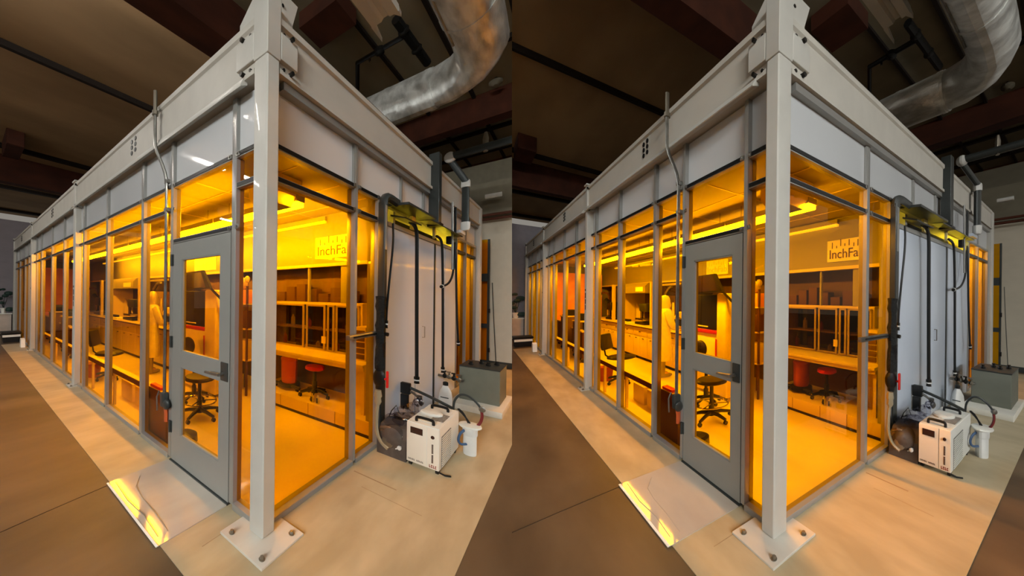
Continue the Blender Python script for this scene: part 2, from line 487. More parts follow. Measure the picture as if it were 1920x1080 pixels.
    for (x0, x1) in [(1.99, 2.93), (2.96, 3.67), (3.73, 4.22), (4.24, 4.88)]:
        t.part('white_panel', B().box(.07, .11, x0, x1, .0, 2.40, .003, 1), M_WPANEL)
    t.part('panel_joint', B().box(.062, .10, 3.675, 3.725, 0, 2.4), M_DARKMETAL, 'dark panel joint')
    t.part('top_profile', B().box(.05, .13, 1.99, 4.9, 2.40, 2.45, .004, 1), M_ALU)
    t.part('edge_profile', B().box(.05, .14, 1.87, 1.97, 0, 2.62), M_DARKMETAL)
    hd = B()
    hd.tube([(.07, 3.2, 1.05), (.04, 3.2, 1.05), (.04, 3.2, 1.2), (.07, 3.2, 1.2)], .007, 6)
    t.part('pull_handle', hd, M_CHROME)
    t = T('glazed_partition', 'narrow amber window beyond the white panels, {s} cleanroom', 'glass partition', (.11, 5.6, 0), 'amber glazed bays')
    for (m0, m1) in [(4.9, 4.95), (5.55, 5.60), (6.38, 6.42)]: t.part('mullion', B().box(.062, .15, m0, m1, 0, ZT1, .004, 1), M_ALU)
    for (x0, x1) in [(4.95, 5.55), (5.60, 6.38)]:
        t.part('middle_rail', B().box(.066, .146, x0, x1, ZT2 - .022, ZT2 + .022), M_DARKMETAL)
        t.part('sill', B().box(.055, .15, x0, x1, 0, .05), M_ALU)
        t.part('amber_pane', B().box(.104, .110, x0, x1, .05, ZT2 - .02), M_AMBER, smooth=False)
        t.part('amber_pane', B().box(.104, .110, x0, x1, ZT2 + .02, ZT1 - .02), M_AMBER, smooth=False)
    t = T('steel_post', 'slim white post at the far end of the service side, {s} cleanroom', 'post', (.06, 6.5, 0), 'white steel posts')
    t.part('shaft', B().box(0, .12, 6.44, 6.62, .02, 3.5, .01, 2), M_WHITE)
    t.part('base_plate', B().box(-.04, .15, 6.38, 6.68, 0, .02), M_PLATE)


def door():
    t = T('lab_entrance', 'grey door with two amber panes and a lever handle, {s} cleanroom', 'door', (.87, .09, 0))
    u0, u1, v0, v1 = .435, 1.315, .066, .112
    leaf = B()
    leaf.box(1.15, u1, v0, v1, .02, 2.095).box(u0, .562, v0, v1, .02, 2.095)
    leaf.box(.562, 1.15, v0, v1, 1.94, 2.095).box(.562, 1.15, v0, v1, .935, 1.075).box(.562, 1.15, v0, v1, .02, .285)
    t.part('leaf', leaf, M_DOOR)
    for (z0, z1, nm) in [(1.075, 1.94, 'upper_pane'), (.285, .935, 'lower_pane')]:
        p = t.part(nm, B().box(.562, 1.15, .087, .092, z0, z1), M_AMBER, smooth=False)
        bd = B().box(.562, 1.15, v0 + .004, v1 - .004, z0, z0 + .012).box(.562, 1.15, v0 + .004, v1 - .004, z1 - .01, z1).box(1.138, 1.15, v0 + .004, v1 - .004, z0, z1).box(.562, .572, v0 + .004, v1 - .004, z0, z1)
        t.part('glazing_bead', bd, M_DOOR, parent=p)
    for z in (1.94, 1.15, .33):
        t.part('hinge', B().cyl((1.325, .055, z - .055), (1.325, .055, z + .055), .014, 10).box(1.30, 1.345, .058, .067, z - .055, z + .055), M_DARKMETAL)
    pl = t.part('lock_plate', B().box(.448, .535, .056, .067, .94, 1.085, .004), M_DARKMETAL)
    lv = B().cyl((.50, .06, .995), (.50, .012, .995), .013, 12).tube([(.50, .014, .995), (.56, .01, .992), (.68, .012, .985)], [.013, .012, .010], 10)
    t.part('lever_handle', lv, M_STEEL, parent=pl)
    t.part('threshold', B().box(.43, 1.32, .05, .15, 0, .016), M_DARKMETAL)
    t.part('door_stop_strip', B().box(.418, .436, .07, .16, .02, 2.1), M_SLOT)


def conduit():
    t = T('conduit_pipe', 'thin grey conduit with a valve box, hanging left of the door, {s} cleanroom', 'pipe', (1.36, .02, .5))
    t.part('tube', B().tube([(1.50, -.045, 3.42), (1.50, -.045, 3.18), (1.49, -.045, 3.05), (1.43, 0.02, 2.85), (1.40, .035, 2.72), (1.40, .035, 2.6), (1.40, .035, .62)], .017, 8, 1), M_STEEL)
    t.part('top_rod', B().cyl((1.50, -.045, 3.40), (1.50, -.045, 3.62), .02, 8).cyl((1.50, -.045, 3.38), (1.50, -.045, 3.42), .032, 8), M_ZINC)
    for z in (2.72, 2.44): t.part('pipe_clip', B().box(1.37, 1.43, .02, .062, z - .02, z + .02, .004, 1), M_STEEL)
    t.part('valve_body', B().obox((1.39, .03, .58), (.07, .07, .14), (0, .1, 0), .015).ell((1.345, .03, .54), (.045, .04, .05)), M_DARKMETAL)
    t.part('lever', B().tube([(1.44, .0, .66), (1.45, -.02, .6), (1.44, -.02, .47)], .008, 6), M_STEEL)
    t.part('hose_tail', B().tube([(1.39, .04, .52), (1.385, .05, .44), (1.385, .05, .36)], .022, 8), M_ORANGE, 'short orange hose tail')


# ---------------------------------------------------------------- floor coverings and hall
def ground():
    pads = [('pale epoxy floor strip along the glazed door side, {s} cleanroom', -.147, 10.7, -.49, .16),
            ('pale epoxy floor area in front of the service side, {s} cleanroom', -.93, -.147, -.49, 7.4)]
    b = B().box(-.93, 10.7, -.49, .16, .0, .004)
    one('epoxy_floor_strip', pads[0][0], 'floor covering', b, M_PAD, (0, 0, 0), kind='structure')
    b = B().box(-.93, .16, .16, 7.4, .0, .004)
    one('epoxy_floor_area', pads[1][0], 'floor covering', b, M_PAD, (0, 0, 0), kind='structure')
    b = B()
    pts = [(.43, -.515), (1.335, -.515), (1.335, .05), (.43, .05)]
    b.prism(pts, 'z', .004, .009)
    t = T('floor_mat', 'clear glossy floor mat in front of the door, {s} cleanroom', 'floor mat', (.88, -.25, .004))
    t.part('sheet', b, M_MAT)
    cr = B()
    cr.tube([(.50, -.40, .009), (.72, -.385, .011), (.95, -.38, .009), (1.12, -.36, .011), (1.25, -.27, .009)], .003, 5)
    cr.tube([(.5, -.47, .009), (.75, -.455, .011), (1.0, -.475, .011), (1.3, -.46, .009)], .003, 5)
    t.part('crease', cr, M_MAT)
    t.part('tape_edge', B().box(.43, 1.335, -.52, -.505, .006, .011), M_BOARD)
    cr = B()
    for k in range(5):
        pass
    b = B().box(.238, .242, -.30, .0, .004, .0048).box(-.63, -.16, 1.03, 1.034, .004, .0046).box(-.38, -.0, 1.195, 1.208, .004, .0046)  # strip beside the mullion is its shadow, drawn as a brown line
    one('floor_joint', 'thin dark joints across the pale floor near the corner post, {s} cleanroom', 'floor joint', b, M_JOINT_SHADE, (0, 0, .004), kind='structure')


def hall():
    Z = 7.0
    b = B().box(3.3, 26, -14, 26, Z, Z + .1)
    struct('ceiling', b, M_CEILW, 'brown boarded hall ceiling over the {s} cleanroom')
    b = B().box(-9, 3.3, -14, 26, Z, Z + .1)
    struct('ceiling', b, M_CEILD, 'dark hall ceiling by the service side of the {s} cleanroom')

    def cb(lab, a0, a1, c0, c1, z0, m=M_PURLIN):
        one('ceiling_beam', lab, 'ceiling beam', B().box(a0, a1, c0, c1, z0, Z), m, group='ceiling beams', kind='structure')
    cb('deep red brown beam above the corner of the {s} cleanroom', 3.0, 3.55, -1.0, 24, 6.2, M_BEAMW)
    cb('thin dark ceiling beam above the door side of the {s} cleanroom', 7.1, 7.2, -10, 24, 6.86)
    cb('thin dark ceiling beam further along the {s} cleanroom', 13.05, 13.2, -10, 24, 6.85)
    cb('deep brown timber beam far above the {s} cleanroom', 14.2, 14.6, -10, 24, 5.95, M_BEAMW)
    cb('thin ceiling beam beyond the deep timber beam, {s} cleanroom', 18.6, 18.85, -10, 24, 6.85)
    cb('last thin ceiling beam near the lilac wall, {s} cleanroom', 24.2, 24.5, -10, 24, 6.85)
    cb('red brown beam beyond the foil duct, {s} cleanroom', -9, 3.0, 8.5, 8.9, 6.3, M_BEAMW)
    cb('second red brown beam beyond the foil duct, {s} cleanroom', -9, 3.0, 13.6, 14.1, 6.2, M_BEAMW)
    cb('dark beam across the ceiling behind the gusset plates, {s} cleanroom', 1.5, 2.3, 3.2, 3.9, 6.7, M_BEAMW)
    for i, v in enumerate((6.6, 10.6, 12.4)):
        cb(['first', 'second', 'third'][i] + ' thin ceiling joist on the service side, {s} cleanroom', -9, 3.0, v, v + .12, 6.9)
    b = B()
    for u in (-.6, .5, 1.6): b.box(u, u + .07, 4, 24, 6.93, 7.0)
    one('ceiling_battens', 'thin dark battens of the service side ceiling, {s} cleanroom', 'ceiling beam', b, M_PURLIN, kind='structure')
    one('ceiling_box', 'dark box fixed to the hall ceiling, {s} cleanroom', 'junction box', B().box(11.6, 13.0, -.35, .15, 6.5, 7.0, .02), M_BEAMW, kind='thing')
    b = B().tube([(1.10, -6, .0), (1.22, -2.4, .0), (1.262, -1.3, .0), (1.29, -.95, .0), (1.314, -.505, .0)], .0025, 5)
    one('floor_crack', 'long thin crack in the brown concrete leading to the floor mat, {s} cleanroom', 'floor crack', b, M_CRACK, kind='structure')
    # far left end
    struct('wall_end', B().box(13.6, 13.8, -8, .6, 0, 4.35), M_HALLW, 'lilac end wall beyond the glazed side, {s} cleanroom')
    t = T('low_cabinet', 'low pale cabinet against the lilac end wall, {s} cleanroom', 'cabinet', (13.4, -.9, 0))
    t.part('body', B().box(13.2, 13.58, -3.2, .0, .06, .78, .01), M_LOWCAB)
    t.part('worktop', B().box(13.17, 13.58, -3.2, .02, .78, .81), M_BOARD)
    t.part('plinth', B().box(13.25, 13.58, -3.2, .0, 0, .06), M_KICK)
    t = T('potted_plant', 'dark leaved plant on the low pale cabinet, {s} cleanroom', 'plant', (13.35, -.2, .81))
    t.part('pot', B().lathe((13.35, -.22, .81), [(.07, 0), (.1, .18), (.105, .2), (.09, .2)], 16), M_BOARD)
    st = B()
    rnd = random.Random(3)
    for k in range(7):
        st.tube([(13.35, -.22, .98), (13.35 + rnd.uniform(-.1, .1), -.22 + rnd.uniform(-.12, .12), 1.3), (13.35 + rnd.uniform(-.2, .2), -.22 + rnd.uniform(-.22, .22), 1.5)], .008, 5)
    t.part('stem', st, M_LEAF)
    for (dv, z, s) in [(-.16, 1.68, .1), (-.02, 1.70, .08), (.14, 1.55, .15), (-.12, 1.36, .1), (.04, 1.46, .11), (-.28, 1.52, .12), (.17, .95, .16), (-.05, 1.2, .1)]:
        lf = B().ell((13.3, -.22 + dv, z), (.05, s, s * .55), 10, 7)
        t.part('leaf', lf, M_LEAF)
    t = T('storage_crate', 'black crate with a white band on the floor at the end wall, {s} cleanroom', 'crate', (11.3, -.2, 0))
    t.part('body', B().prism([(-.40, 0), (.0, 0), (.04, .26), (-.44, .26)], 'u', 11.1, 11.6), M_BLACKPL)
    t.part('lid', B().box(11.06, 11.64, -.46, .06, .26, .32, .02), M_BLACKPL)
    t.part('white_band', B().box(11.08, 11.1, -.43, .03, .17, .24), M_BOARD, 'white band')
    one('paper_bag', 'small white bag standing beside the black crate, {s} cleanroom', 'bag', B().prism([(9.7, 0), (9.95, 0), (9.92, .22), (9.86, .26), (9.74, .22)], 'v', -.12, -.02), M_BOARD, (9.8, -.07, 0))
    # back of the service side
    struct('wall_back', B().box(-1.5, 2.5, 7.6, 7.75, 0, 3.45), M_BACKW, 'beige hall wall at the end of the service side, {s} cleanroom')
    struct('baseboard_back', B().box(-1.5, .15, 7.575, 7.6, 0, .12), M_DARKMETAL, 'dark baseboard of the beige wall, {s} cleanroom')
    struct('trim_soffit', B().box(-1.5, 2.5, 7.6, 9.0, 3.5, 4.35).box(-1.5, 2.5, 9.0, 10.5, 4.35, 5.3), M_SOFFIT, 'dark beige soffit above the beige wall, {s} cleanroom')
    t = T('soffit_rail', 'brown pipe rails under the soffit over the beige wall, {s} cleanroom', 'pipe', (-.2, 7.4, 3.4))
    for z in (3.42, 3.52): t.part('pipe', B().cyl((.5, 7.4, z), (-1.4, 7.4, z), .03, 8), M_BEAMW)
    t.part('white_fitting', B().cyl((.05, 7.2, 3.9), (-.25, 7.2, 3.9), .05, 10), M_JUG, 'short white pipe fitting')
    t = T('amber_side_panel', 'tall amber panel in a grey frame beside the beige wall, {s} cleanroom', 'glass panel', (.15, 7.4, 0))
    t.part('frame', B().box(-.02, .02, 7.35, 7.4, 0, 2.95).box(.0, .42, 7.35, 7.4, 1.98, 2.16).box(.0, .42, 7.35, 7.4, .9, 1.0).box(.0, .42, 7.35, 7.4, 0, .15), M_DARKMETAL)
    t.part('amber_pane', B().box(.02, .42, 7.37, 7.375, .15, 2.95), M_AMBER, smooth=False)
    t.part('latch', B().box(-.04, .0, 7.33, 7.35, 1.25, 1.35), M_BLACKPL)
    t.part('latch', B().box(-.04, 0, 7.33, 7.35, .35, .45), M_BLACKPL)
    one('thin_cable', 'thin grey cable hanging down the beige wall, {s} cleanroom', 'cable', B().tube([(-.05, 7.5, 1.95), (-.08, 7.5, 1.2), (-.13, 7.52, .13)], .008, 6), M_DARKMETAL)


def overhead():
    t = T('foil_vent_duct', 'big silver foil duct turning under the dark ceiling, {s} cleanroom', 'duct', (-.4, 2.4, 4.2))
    path = [(-.73, 1.0, 4.2), (-.73, 1.5, 4.2), (-.73, 2.1, 4.2)]
    for k in range(1, 7):
        a = math.pi / 2 * k / 6; path.append((-.73 + .55 * (1 - math.cos(a)), 2.25 + .55 * math.sin(a), 4.2))
    b = B()
    rr = []
    q = []
    for k in range(len(path)):
        q.append(path[k]); rr.append(.22 + .008 * (k % 2))
    t.part('bend', b.tube(q, rr, 20), M_DUCT)
    t.part('run', B().cyl((-.18, 2.80, 4.2), (2.2, 2.80, 4.2), .235, 20), M_DUCT)
    for u in (-.15, .35): t.part('band', B().cyl((u, 2.80, 4.2), (u + .05, 2.80, 4.2), .240, 20), M_DUCT)
    for v in (1.3, 1.75): t.part('band', B().cyl((-.73, v, 4.2), (-.73, v + .04, 4.2), .232, 20), M_DUCT)
    t.part('seam', B().tube([(-.56, 1.05, 4.05), (-.57, 1.5, 4.04), (-.56, 2.0, 4.05)], .012, 6), M_STEEL)
    t = T('light_trough', 'pale ribbed trough hanging from the ceiling over the corner, {s} cleanroom', 'ceiling fixture', (-.14, .9, 4.2))
    t.part('tray', B().prism([(-.27, 4.26), (-.265, 4.2), (-.19, 4.2), (-.17, 4.225), (-.13, 4.225), (-.11, 4.2), (-.02, 4.2), (-.01, 4.26)], 'v', .1, 1.42), M_WHITE)
    t.part('end_fold', B().prism([(-.05, 1.42), (-.012, 1.42), (-.012, 1.66)], 'z', 4.205, 4.25), M_WHITE)
    t.part('end_fold', B().prism([(-.27, 1.42), (-.22, 1.42), (-.262, 1.5)], 'z', 4.205, 4.25), M_WHITE)
    t.part('hanger', B().cyl((-.25, 1.3, 4.26), (-.25, 1.3, 6.99), .008, 6).cyl((-.03, .5, 4.26), (-.03, .5, 6.99), .008, 6), M_BOLT)
    t = T('sprinkler_pipe', 'black sprinkler pipe branching across the dark ceiling, {s} cleanroom', 'pipe', (1.2, 5.2, 6.78))
    t.part('branch', B().tube([(2.74, 6.3, 6.78), (2.0, 4.9, 6.78), (1.0, 4.9, 6.78)], .05, 8), M_BLACK)
    t.part('main', B().tube([(.97, 4.4, 6.78), (.92, 6.0, 6.78)], .08, 10), M_BLACK)
    for (u, v) in ((1.5, 4.9), (.94, 5.4), (.96, 4.75)): t.part('coupling', B().lathe((u, v, 6.69), [(.03, 0), (.1, .03), (.1, .12), (.04, .16)], 10), M_BLACK)
    t.part('head', B().lathe((1.72, 4.9, 6.66), [(.02, 0), (.03, .05), (.02, .08)], 8), M_CHROME)
    t = T('smoke_head', 'small pale detector on the dark ceiling past the duct, {s} cleanroom', 'detector', (.0, 8.2, 6.9))
    t.part('head', B().lathe((.0, 8.0, 6.8), [(.06, 0), (.14, .05), (.14, .1)], 14), M_SOFFIT)
    t.part('stem', B().cyl((.0, 8.0, 6.9), (.0, 8.0, 6.99), .03, 8), M_BOLT)
    # pipe with white elbows dropping to the far window
    t = T('vent_pipe', 'dark vent pipe with white elbows dropping to the far window, {s} cleanroom', 'pipe', (-.05, 4.75, 2.85))
    t.part('drop', B().cyl((-.09, 4.75, 2.86), (-.09, 4.75, 3.5), .055, 14), M_DARKMETAL)
    t.part('slope', B().cyl((-.10, 4.74, 3.56), (.05, 4.45, 3.86), .05, 14), M_DARKMETAL)
    t.part('run', B().cyl((.05, 4.40, 3.93), (-1.2, 4.40, 3.93), .06, 14), M_DARKMETAL)
    t.part('elbow', B().cyl((-.09, 4.75, 3.47), (-.09, 4.75, 3.55), .068, 14).ell((-.09, 4.75, 3.56), (.068, .068, .06)), M_JUG, 'white elbow')
    t.part('elbow', B().ell((.06, 4.41, 3.92), (.09, .09, .09)), M_JUG, 'white elbow')
    t.part('coupling', B().lathe((-.09, 4.75, 2.74), [(.05, 0), (.07, .03), (.072, .14), (.06, .14)], 16), M_JUG, 'white coupling')
    t.part('saddle', B().box(-.06, .055, 4.60, 4.92, 2.69, 2.74), M_WPANEL)
    t.part('clamp', B().lathe((-.42, 4.40, 3.86), [(.03, 0), (.04, .2), (.02, .3)], 8), M_ZINC)
    t = T('square_duct', 'dark square duct running down in front of the pale panels, {s} cleanroom', 'duct', (-.02, 3.4, 2.6))
    t.part('shaft', B().box(-.08, .05, 3.33, 3.46, 2.62, 3.62, .006), M_DARKMETAL)
    t.part('flange', B().box(-.10, .06, 3.31, 3.48, 2.60, 2.64), M_BLACKPL)


# ---------------------------------------------------------------- pipes and machines on the service side
def services():
    t = T('insulated_pipe', 'black foam covered pipe with a red valve at the edge of the glass, {s} cleanroom', 'pipe', (-.0, 1.72, .5))
    rnd = random.Random(5)
    pts = []; rr = []
    z = .86
    while z < 1.62:
        pts.append((.0, 1.715 + rnd.uniform(-.004, .004), z)); rr.append(.045 + rnd.uniform(-.006, .008)); z += .05
    t.part('foam_sleeve', B().tube(pts, rr, 10), M_FOAM)
    t.part('upright', B().box(-.03, .04, 1.72, 1.80, 1.5, 2.60, .01), M_DARKMETAL)
    t.part('upright_strip', B().box(-.035, -.028, 1.735, 1.775, 2.1, 2.58), M_ALU)
    t.part('top_elbow', B().tube([(.0, 1.76, 2.56), (.0, 1.77, 2.64), (-.01, 1.84, 2.67), (-.02, 2.05, 2.645)], .045, 10, 1), M_DARKMETAL)
    vb = t.part('valve_body', B().ell((.0, 1.70, .77), (.06, .06, .095)).cyl((0, 1.7, .66), (0, 1.7, .9), .035, 10), M_BLACK)
    t.part('valve_handle', B().lathe((-.0, 1.70, .77), [(.005, -.0), (.012, -.07), (.012, -.075)], 8, 'u').obox((-.085, 1.70, .77), (.02, .035, .17), (0, 0, 0), .008), M_RED, 'red valve handle', parent=vb)
    t.part('torn_tape', B().prism([(1.66, 1.13), (1.74, 1.14), (1.72, 1.0), (1.70, .98)], 'u', -.05, -.045), M_BAG)
    t.part('hose_fitting', B().lathe((.0, 1.68, .50), [(.02, 0), (.035, .03), (.03, .07), (.04, .09), (.03, .15)], 12), M_TANHOSE)
    t.part('clear_hose', B().tube([(.0, 1.68, .52), (.012, 1.67, .40), (.005, 1.66, .24), (-.04, 1.655, .14), (-.12, 1.65, .10)], .018, 8, 2), M_TANHOSE)
    t = T('strut_channel', 'slotted strut reaching across the amber pane to the foam pipe, {s} cleanroom', 'bracket', (.03, 1.5, 1.22))
    t.part('channel', B().box(.02, .06, 1.13, 1.80, 1.205, 1.25, .004), M_STEEL)
    t.part('slot', B().box(.015, .021, 1.2, 1.75, 1.22, 1.236), M_SLOT)
    t.part('end_clamp', B().cyl((.0, 1.75, 1.225), (-.07, 1.75, 1.22), .02, 8), M_BOLT)
    t = T('cable_tray', 'folded dark cable tray above the white panels, {s} cleanroom', 'cable tray', (-.05, 2.9, 2.6))
    t.part('pan', B().prism([(-.16, 2.60), (-.16, 2.625), (.06, 2.65), (.06, 2.62)], 'v', 2.02, 2.95).prism([(-.10, 2.60), (-.10, 2.615), (.06, 2.64), (.06, 2.62)], 'v', 2.95, 4.55), M_DARKMETAL)
    t.part('lower_shelf', B().prism([(-.10, 2.47), (-.10, 2.485), (.06, 2.54), (.06, 2.52)], 'v', 2.08, 2.6), M_BLACKPL)
    one('inner_trunking', 'dark trunking seen through the slot above the white panels, {s} cleanroom', 'trunking', B().box(.22, .36, 2.5, 4.3, 2.50, 2.60, .01), M_DARKMETAL, (.29, 3.4, 2.5))
    t.part('bracket', B().box(.015, .045, 2.62, 2.74, 2.455, 2.62), M_YELLOWM)
    t.part('bracket', B().box(.015, .045, 3.5, 3.54, 2.455, 2.62), M_YELLOWM)
    t.part('junction_box', B().box(-.02, .05, 4.18, 4.30, 2.46, 2.58, .01), M_BLACKPL)
    hoses = [('thin black hose looping down beside the foam pipe, {s} cleanroom', [(-.03, 1.93, 2.40), (-.03, 1.95, 2.2), (-.03, 1.86, 1.8), (-.03, 1.80, 1.5), (-.03, 1.79, 1.35)], .012),
             ('thick black hose hanging down the joint of the white panels, {s} cleanroom', [(-.03, 2.42, 2.50), (-.04, 2.55, 2.48), (-.035, 2.64, 2.40), (-.03, 2.66, 2.0), (-.03, 2.68, 1.2), (-.03, 2.70, .60)], .022),
             ('black hose hanging in the middle of the white panels, {s} cleanroom', [(-.03, 3.42, 2.47), (-.04, 3.6, 2.45), (-.03, 3.70, 2.34), (-.03, 3.74, 1.9), (-.03, 3.77, 1.1), (-.03, 3.79, .55)], .017),
             ('black hose bent into a long loop on the white panels, {s} cleanroom', [(-.03, 4.38, 2.5), (-.03, 4.36, 2.2), (-.03, 4.28, 1.97), (-.03, 4.1, 1.84), (-.03, 3.9, 1.79), (-.03, 3.74, 1.77)], .016),
             ('thin black cable along the edge of the far amber window, {s} cleanroom', [(-.03, 4.40, 2.48), (-.03, 4.47, 2.0), (-.03, 4.52, 1.4), (-.03, 4.64, .86)], .016)]
    for lab, pts, r in hoses:
        t = T('hose', lab, 'hose', pts[-1], 'black hoses on the white panels')
        t.part('tube', B().tube(pts, r, 8, 2), M_BLACK)
        e = Vector(pts[-1]); d = (Vector(pts[-1]) - Vector(pts[-2])).normalized()
        t.part('end_fitting', B().tube([(e - d * .01)[:], (e + d * .03)[:], (e + d * .035)[:], (e + d * .07)[:]], [r * 1.5, r * 1.5, r * 1.15, r * 1.5], 10), M_BOLT)
        t.part('end_ring', B().tube([(e + d * .02)[:], (e + d * .035)[:]], r * 1.7, 10), M_JUG)
    t = T('support_rod', 'pale rod standing in front of the pale panels and hoses, {s} cleanroom', 'rod', (-.02, 4.24, 2.1))
    t.part('rod', B().cyl((-.03, 4.24, 2.05), (-.03, 4.2, 3.12), .016, 8), M_ALU)
    t.part('dark_cable', B().tube([(-.05, 4.30, 3.05), (-.05, 4.31, 2.8), (-.05, 4.30, 2.6)], .018, 8), M_BLACK)
    # manifold bracket
    t = T('manifold_bracket', 'black wall bracket carrying grey hoses behind the chiller, {s} cleanroom', 'bracket', (-.02, 2.43, .26))
    t.part('plate', B().box(-.05, .06, 2.41, 2.47, .45, .58, .01).box(-.03, .06, 2.42, 2.46, .27, .44, .006), M_BLACK)
    t.part('grey_hose', B().tube([(-.04, 2.44, .53), (-.18, 2.43, .50), (-.34, 2.42, .46), (-.50, 2.40, .415)], .017, 8, 1), M_DARKMETAL)
    t.part('grey_hose', B().tube([(-.04, 2.44, .49), (-.10, 2.43, .47), (-.16, 2.42, .43), (-.19, 2.40, .38)], .014, 8, 1), M_STEEL)
    t.part('tap', B().ell((-.18, 2.40, .40), (.03, .03, .035)).cyl((-.18, 2.40, .36), (-.18, 2.40, .46), .012, 8).obox((-.17, 2.38, .47), (.05, .02, .02)), M_STEEL)
    # chiller
    a0, a1, b0, b1 = -.565, -.287, 1.67, 2.34
    t = T('water_chiller', 'white chiller box on wheels with two black handles, {s} cleanroom', 'chiller', (-.425, 2., 0))
    t.part('body', B().box(a0, a1, b0 + .006, b1, .045, .425, .008), M_CHILL)
    t.part('front_panel', B().box(-.462, a1 - .002, b0, b0 + .008, .05, .418, .003), M_CHILLF)
    t.part('front_panel', B().box(a0 + .002, -.466, b0, b0 + .008, .05, .418, .003), M_CHILLF)
    t.part('display', B().box(-.430, -.322, b0 - .004, b0, .325, .385, .002), M_DISPLAY)
    bt = t.part('power_button', B().lathe((-.513, b0, .338), [(.002, -.008), (.014, -.007), (.016, 0)], 14, 'v'), M_DISPLAY)
    rnd = random.Random(2)

    def marks(x0, x1, z0, z1, n, m, vert=False):
        b = B()
        for k in range(n):
            f0, f1 = k / n, (k + .72) / n
            if k == n // 2 and n > 7: continue
            if vert:
                zz0, zz1 = z1 + (z0 - z1) * f0, z1 + (z0 - z1) * f1
                b.box(x0, x1, b0 - .0015, b0, zz1, zz0); b.box((x0 + x1) / 2, x1, b0 - .0015, b0, zz1 - .002, zz1)
            else:
                xx = x1 + (x0 - x1) * f0; xe = x1 + (x0 - x1) * f1
                b.box(xe, xx, b0 - .0015, b0, z0, z0 + (z1 - z0) * .3); b.box(xe + (xx - xe) * .5, xx, b0 - .0015, b0, z0, z1)
                if k % 2: b.box(xe, xx, b0 - .0015, b0, z1 - (z1 - z0) * .25, z1)
        t.part('print', b, m, smooth=False)
    marks(-.440, -.305, .072, .086, 11, M_TEXT)
    marks(-.550, -.486, .062, .088, 4, M_REDTEXT)
    marks(-.520, -.506, .105, .275, 18, M_TEXT, True)
    t.part('top_recess', B().box(a0 + .03, a1 - .02, b0 + .10, b1 - .10, .425, .429), M_CHILL)
    t.part('fill_cap', B().lathe((-.40, 2.02, .425), [(.10, 0), (.10, .02), (.085, .03), (.03, .034)], 22), M_CHILL)
    t.part('fan_plate', B().box(-.545, -.44, 1.86, 2.08, .428, .434), M_GRILLE)
    for v in (1.735, 2.2):
        t.part('handle', B().tube([(-.352, v, .42), (-.352, v, .455), (-.362, v, .468), (-.49, v, .468), (-.50, v, .455), (-.50, v, .42)], .013, 8, 1), M_BLACK)
    t.part('side_grille', B().box(a0 - .003, a0 + .002, 1.742, 2.04, .05, .34), M_GRILLE)
    sl = B()
    for k in range(14): sl.box(a0 - .006, a0 - .002, 1.75, 2.03, .06 + k * .02, .068 + k * .02)
    t.part('grille_slats', sl, M_CHILL)
    for (u, v) in [(-.54, 1.72), (-.31, 1.72), (-.54, 2.28), (-.31, 2.28)]:
        w = t.part('caster', B().cyl((u - .012, v, .021), (u + .012, v, .021), .021, 12), M_BLACK)
        t.part('caster_fork', B().box(u - .018, u + .018, v - .012, v + .012, .03, .047), M_BLACKPL, parent=w)
    t.part('power_lead', B().tube([(-.56, 1.70, .03), (-.60, 1.72, .012), (-.64, 1.75, .008)], .008, 6), M_BLACK)
    t = T('water_filter', 'white filter bottle with a flat lid at the side of the chiller, {s} cleanroom', 'filter bottle', (-.66, 2.36, 0))
    t.part('bowl', B().lathe((-.66, 2.36, 0), [(.055, 0), (.058, .02), (.058, .2), (.05, .215)], 18), M_JUG)
    t.part('collar', B().lathe((-.66, 2.36, .2), [(.062, 0), (.066, .02), (.066, .08), (.05, .09)], 18), M_JUG)
    t.part('lid', B().lathe((-.66, 2.36, .285), [(.095, 0), (.10, .008), (.095, .02), (.03, .024)], 20), M_CHILL)
    t.part('blue_hose', B().tube([(-.62, 2.32, .25), (-.60, 2.24, .235), (-.585, 2.22, .17), (-.60, 2.24, .12), (-.64, 2.31, .115)], .012, 8, 2), M_BLUE, 'blue hose')
    t = T('looped_hose', 'hose looping up and over behind the chiller, half dark red, {s} cleanroom', 'hose', (-.6, 2.42, .25))
    t.part('dark_half', B().tube([(-.50, 2.40, .40), (-.505, 2.40, .50), (-.55, 2.40, .575), (-.60, 2.40, .592), (-.66, 2.40, .572), (-.72, 2.40, .52), (-.747, 2.40, .47)], .011, 8, 2), M_DARKMETAL)
    t.part('red_half', B().tube([(-.748, 2.40, .46), (-.755, 2.40, .40), (-.74, 2.40, .335), (-.70, 2.40, .275), (-.67, 2.39, .27)], .013, 8, 2), M_REDHOSE, 'dark red half of the hose')
    t.part('clamp', B().ell((-.752, 2.40, .475), (.03, .022, .03)), M_STEEL)
    t.part('short_leads', B().tube([(-.56, 2.36, .44), (-.60, 2.38, .40), (-.64, 2.38, .31)], .008, 6, 1).tube([(-.55, 2.36, .44), (-.61, 2.38, .37), (-.655, 2.38, .31)], .008, 6, 1), M_BLACK)
    # pump
    t = T('vacuum_pump', 'dark grey pump box under a clear plastic bag, {s} cleanroom', 'pump', (-.14, 1.9, 0))
    t.part('housing', B().prism([(1.70, 0), (2.15, 0), (2.15, .26), (1.95, .30), (1.80, .28), (1.70, .20)], 'u', -.272, .015), M_PUMP)
    t.part('motor_drum', B().lathe((-.135, 1.70, .20), [(.02, -.055), (.055, -.05), (.085, -.03), (.10, 0), (.10, .1)], 20, 'v'), M_PUMP)
    t.part('ring', B().lathe((-.11, 1.66, .16), [(.035, -.012), (.055, -.008), (.055, .01), (.035, .012)], 18, 'v'), M_ZINC)
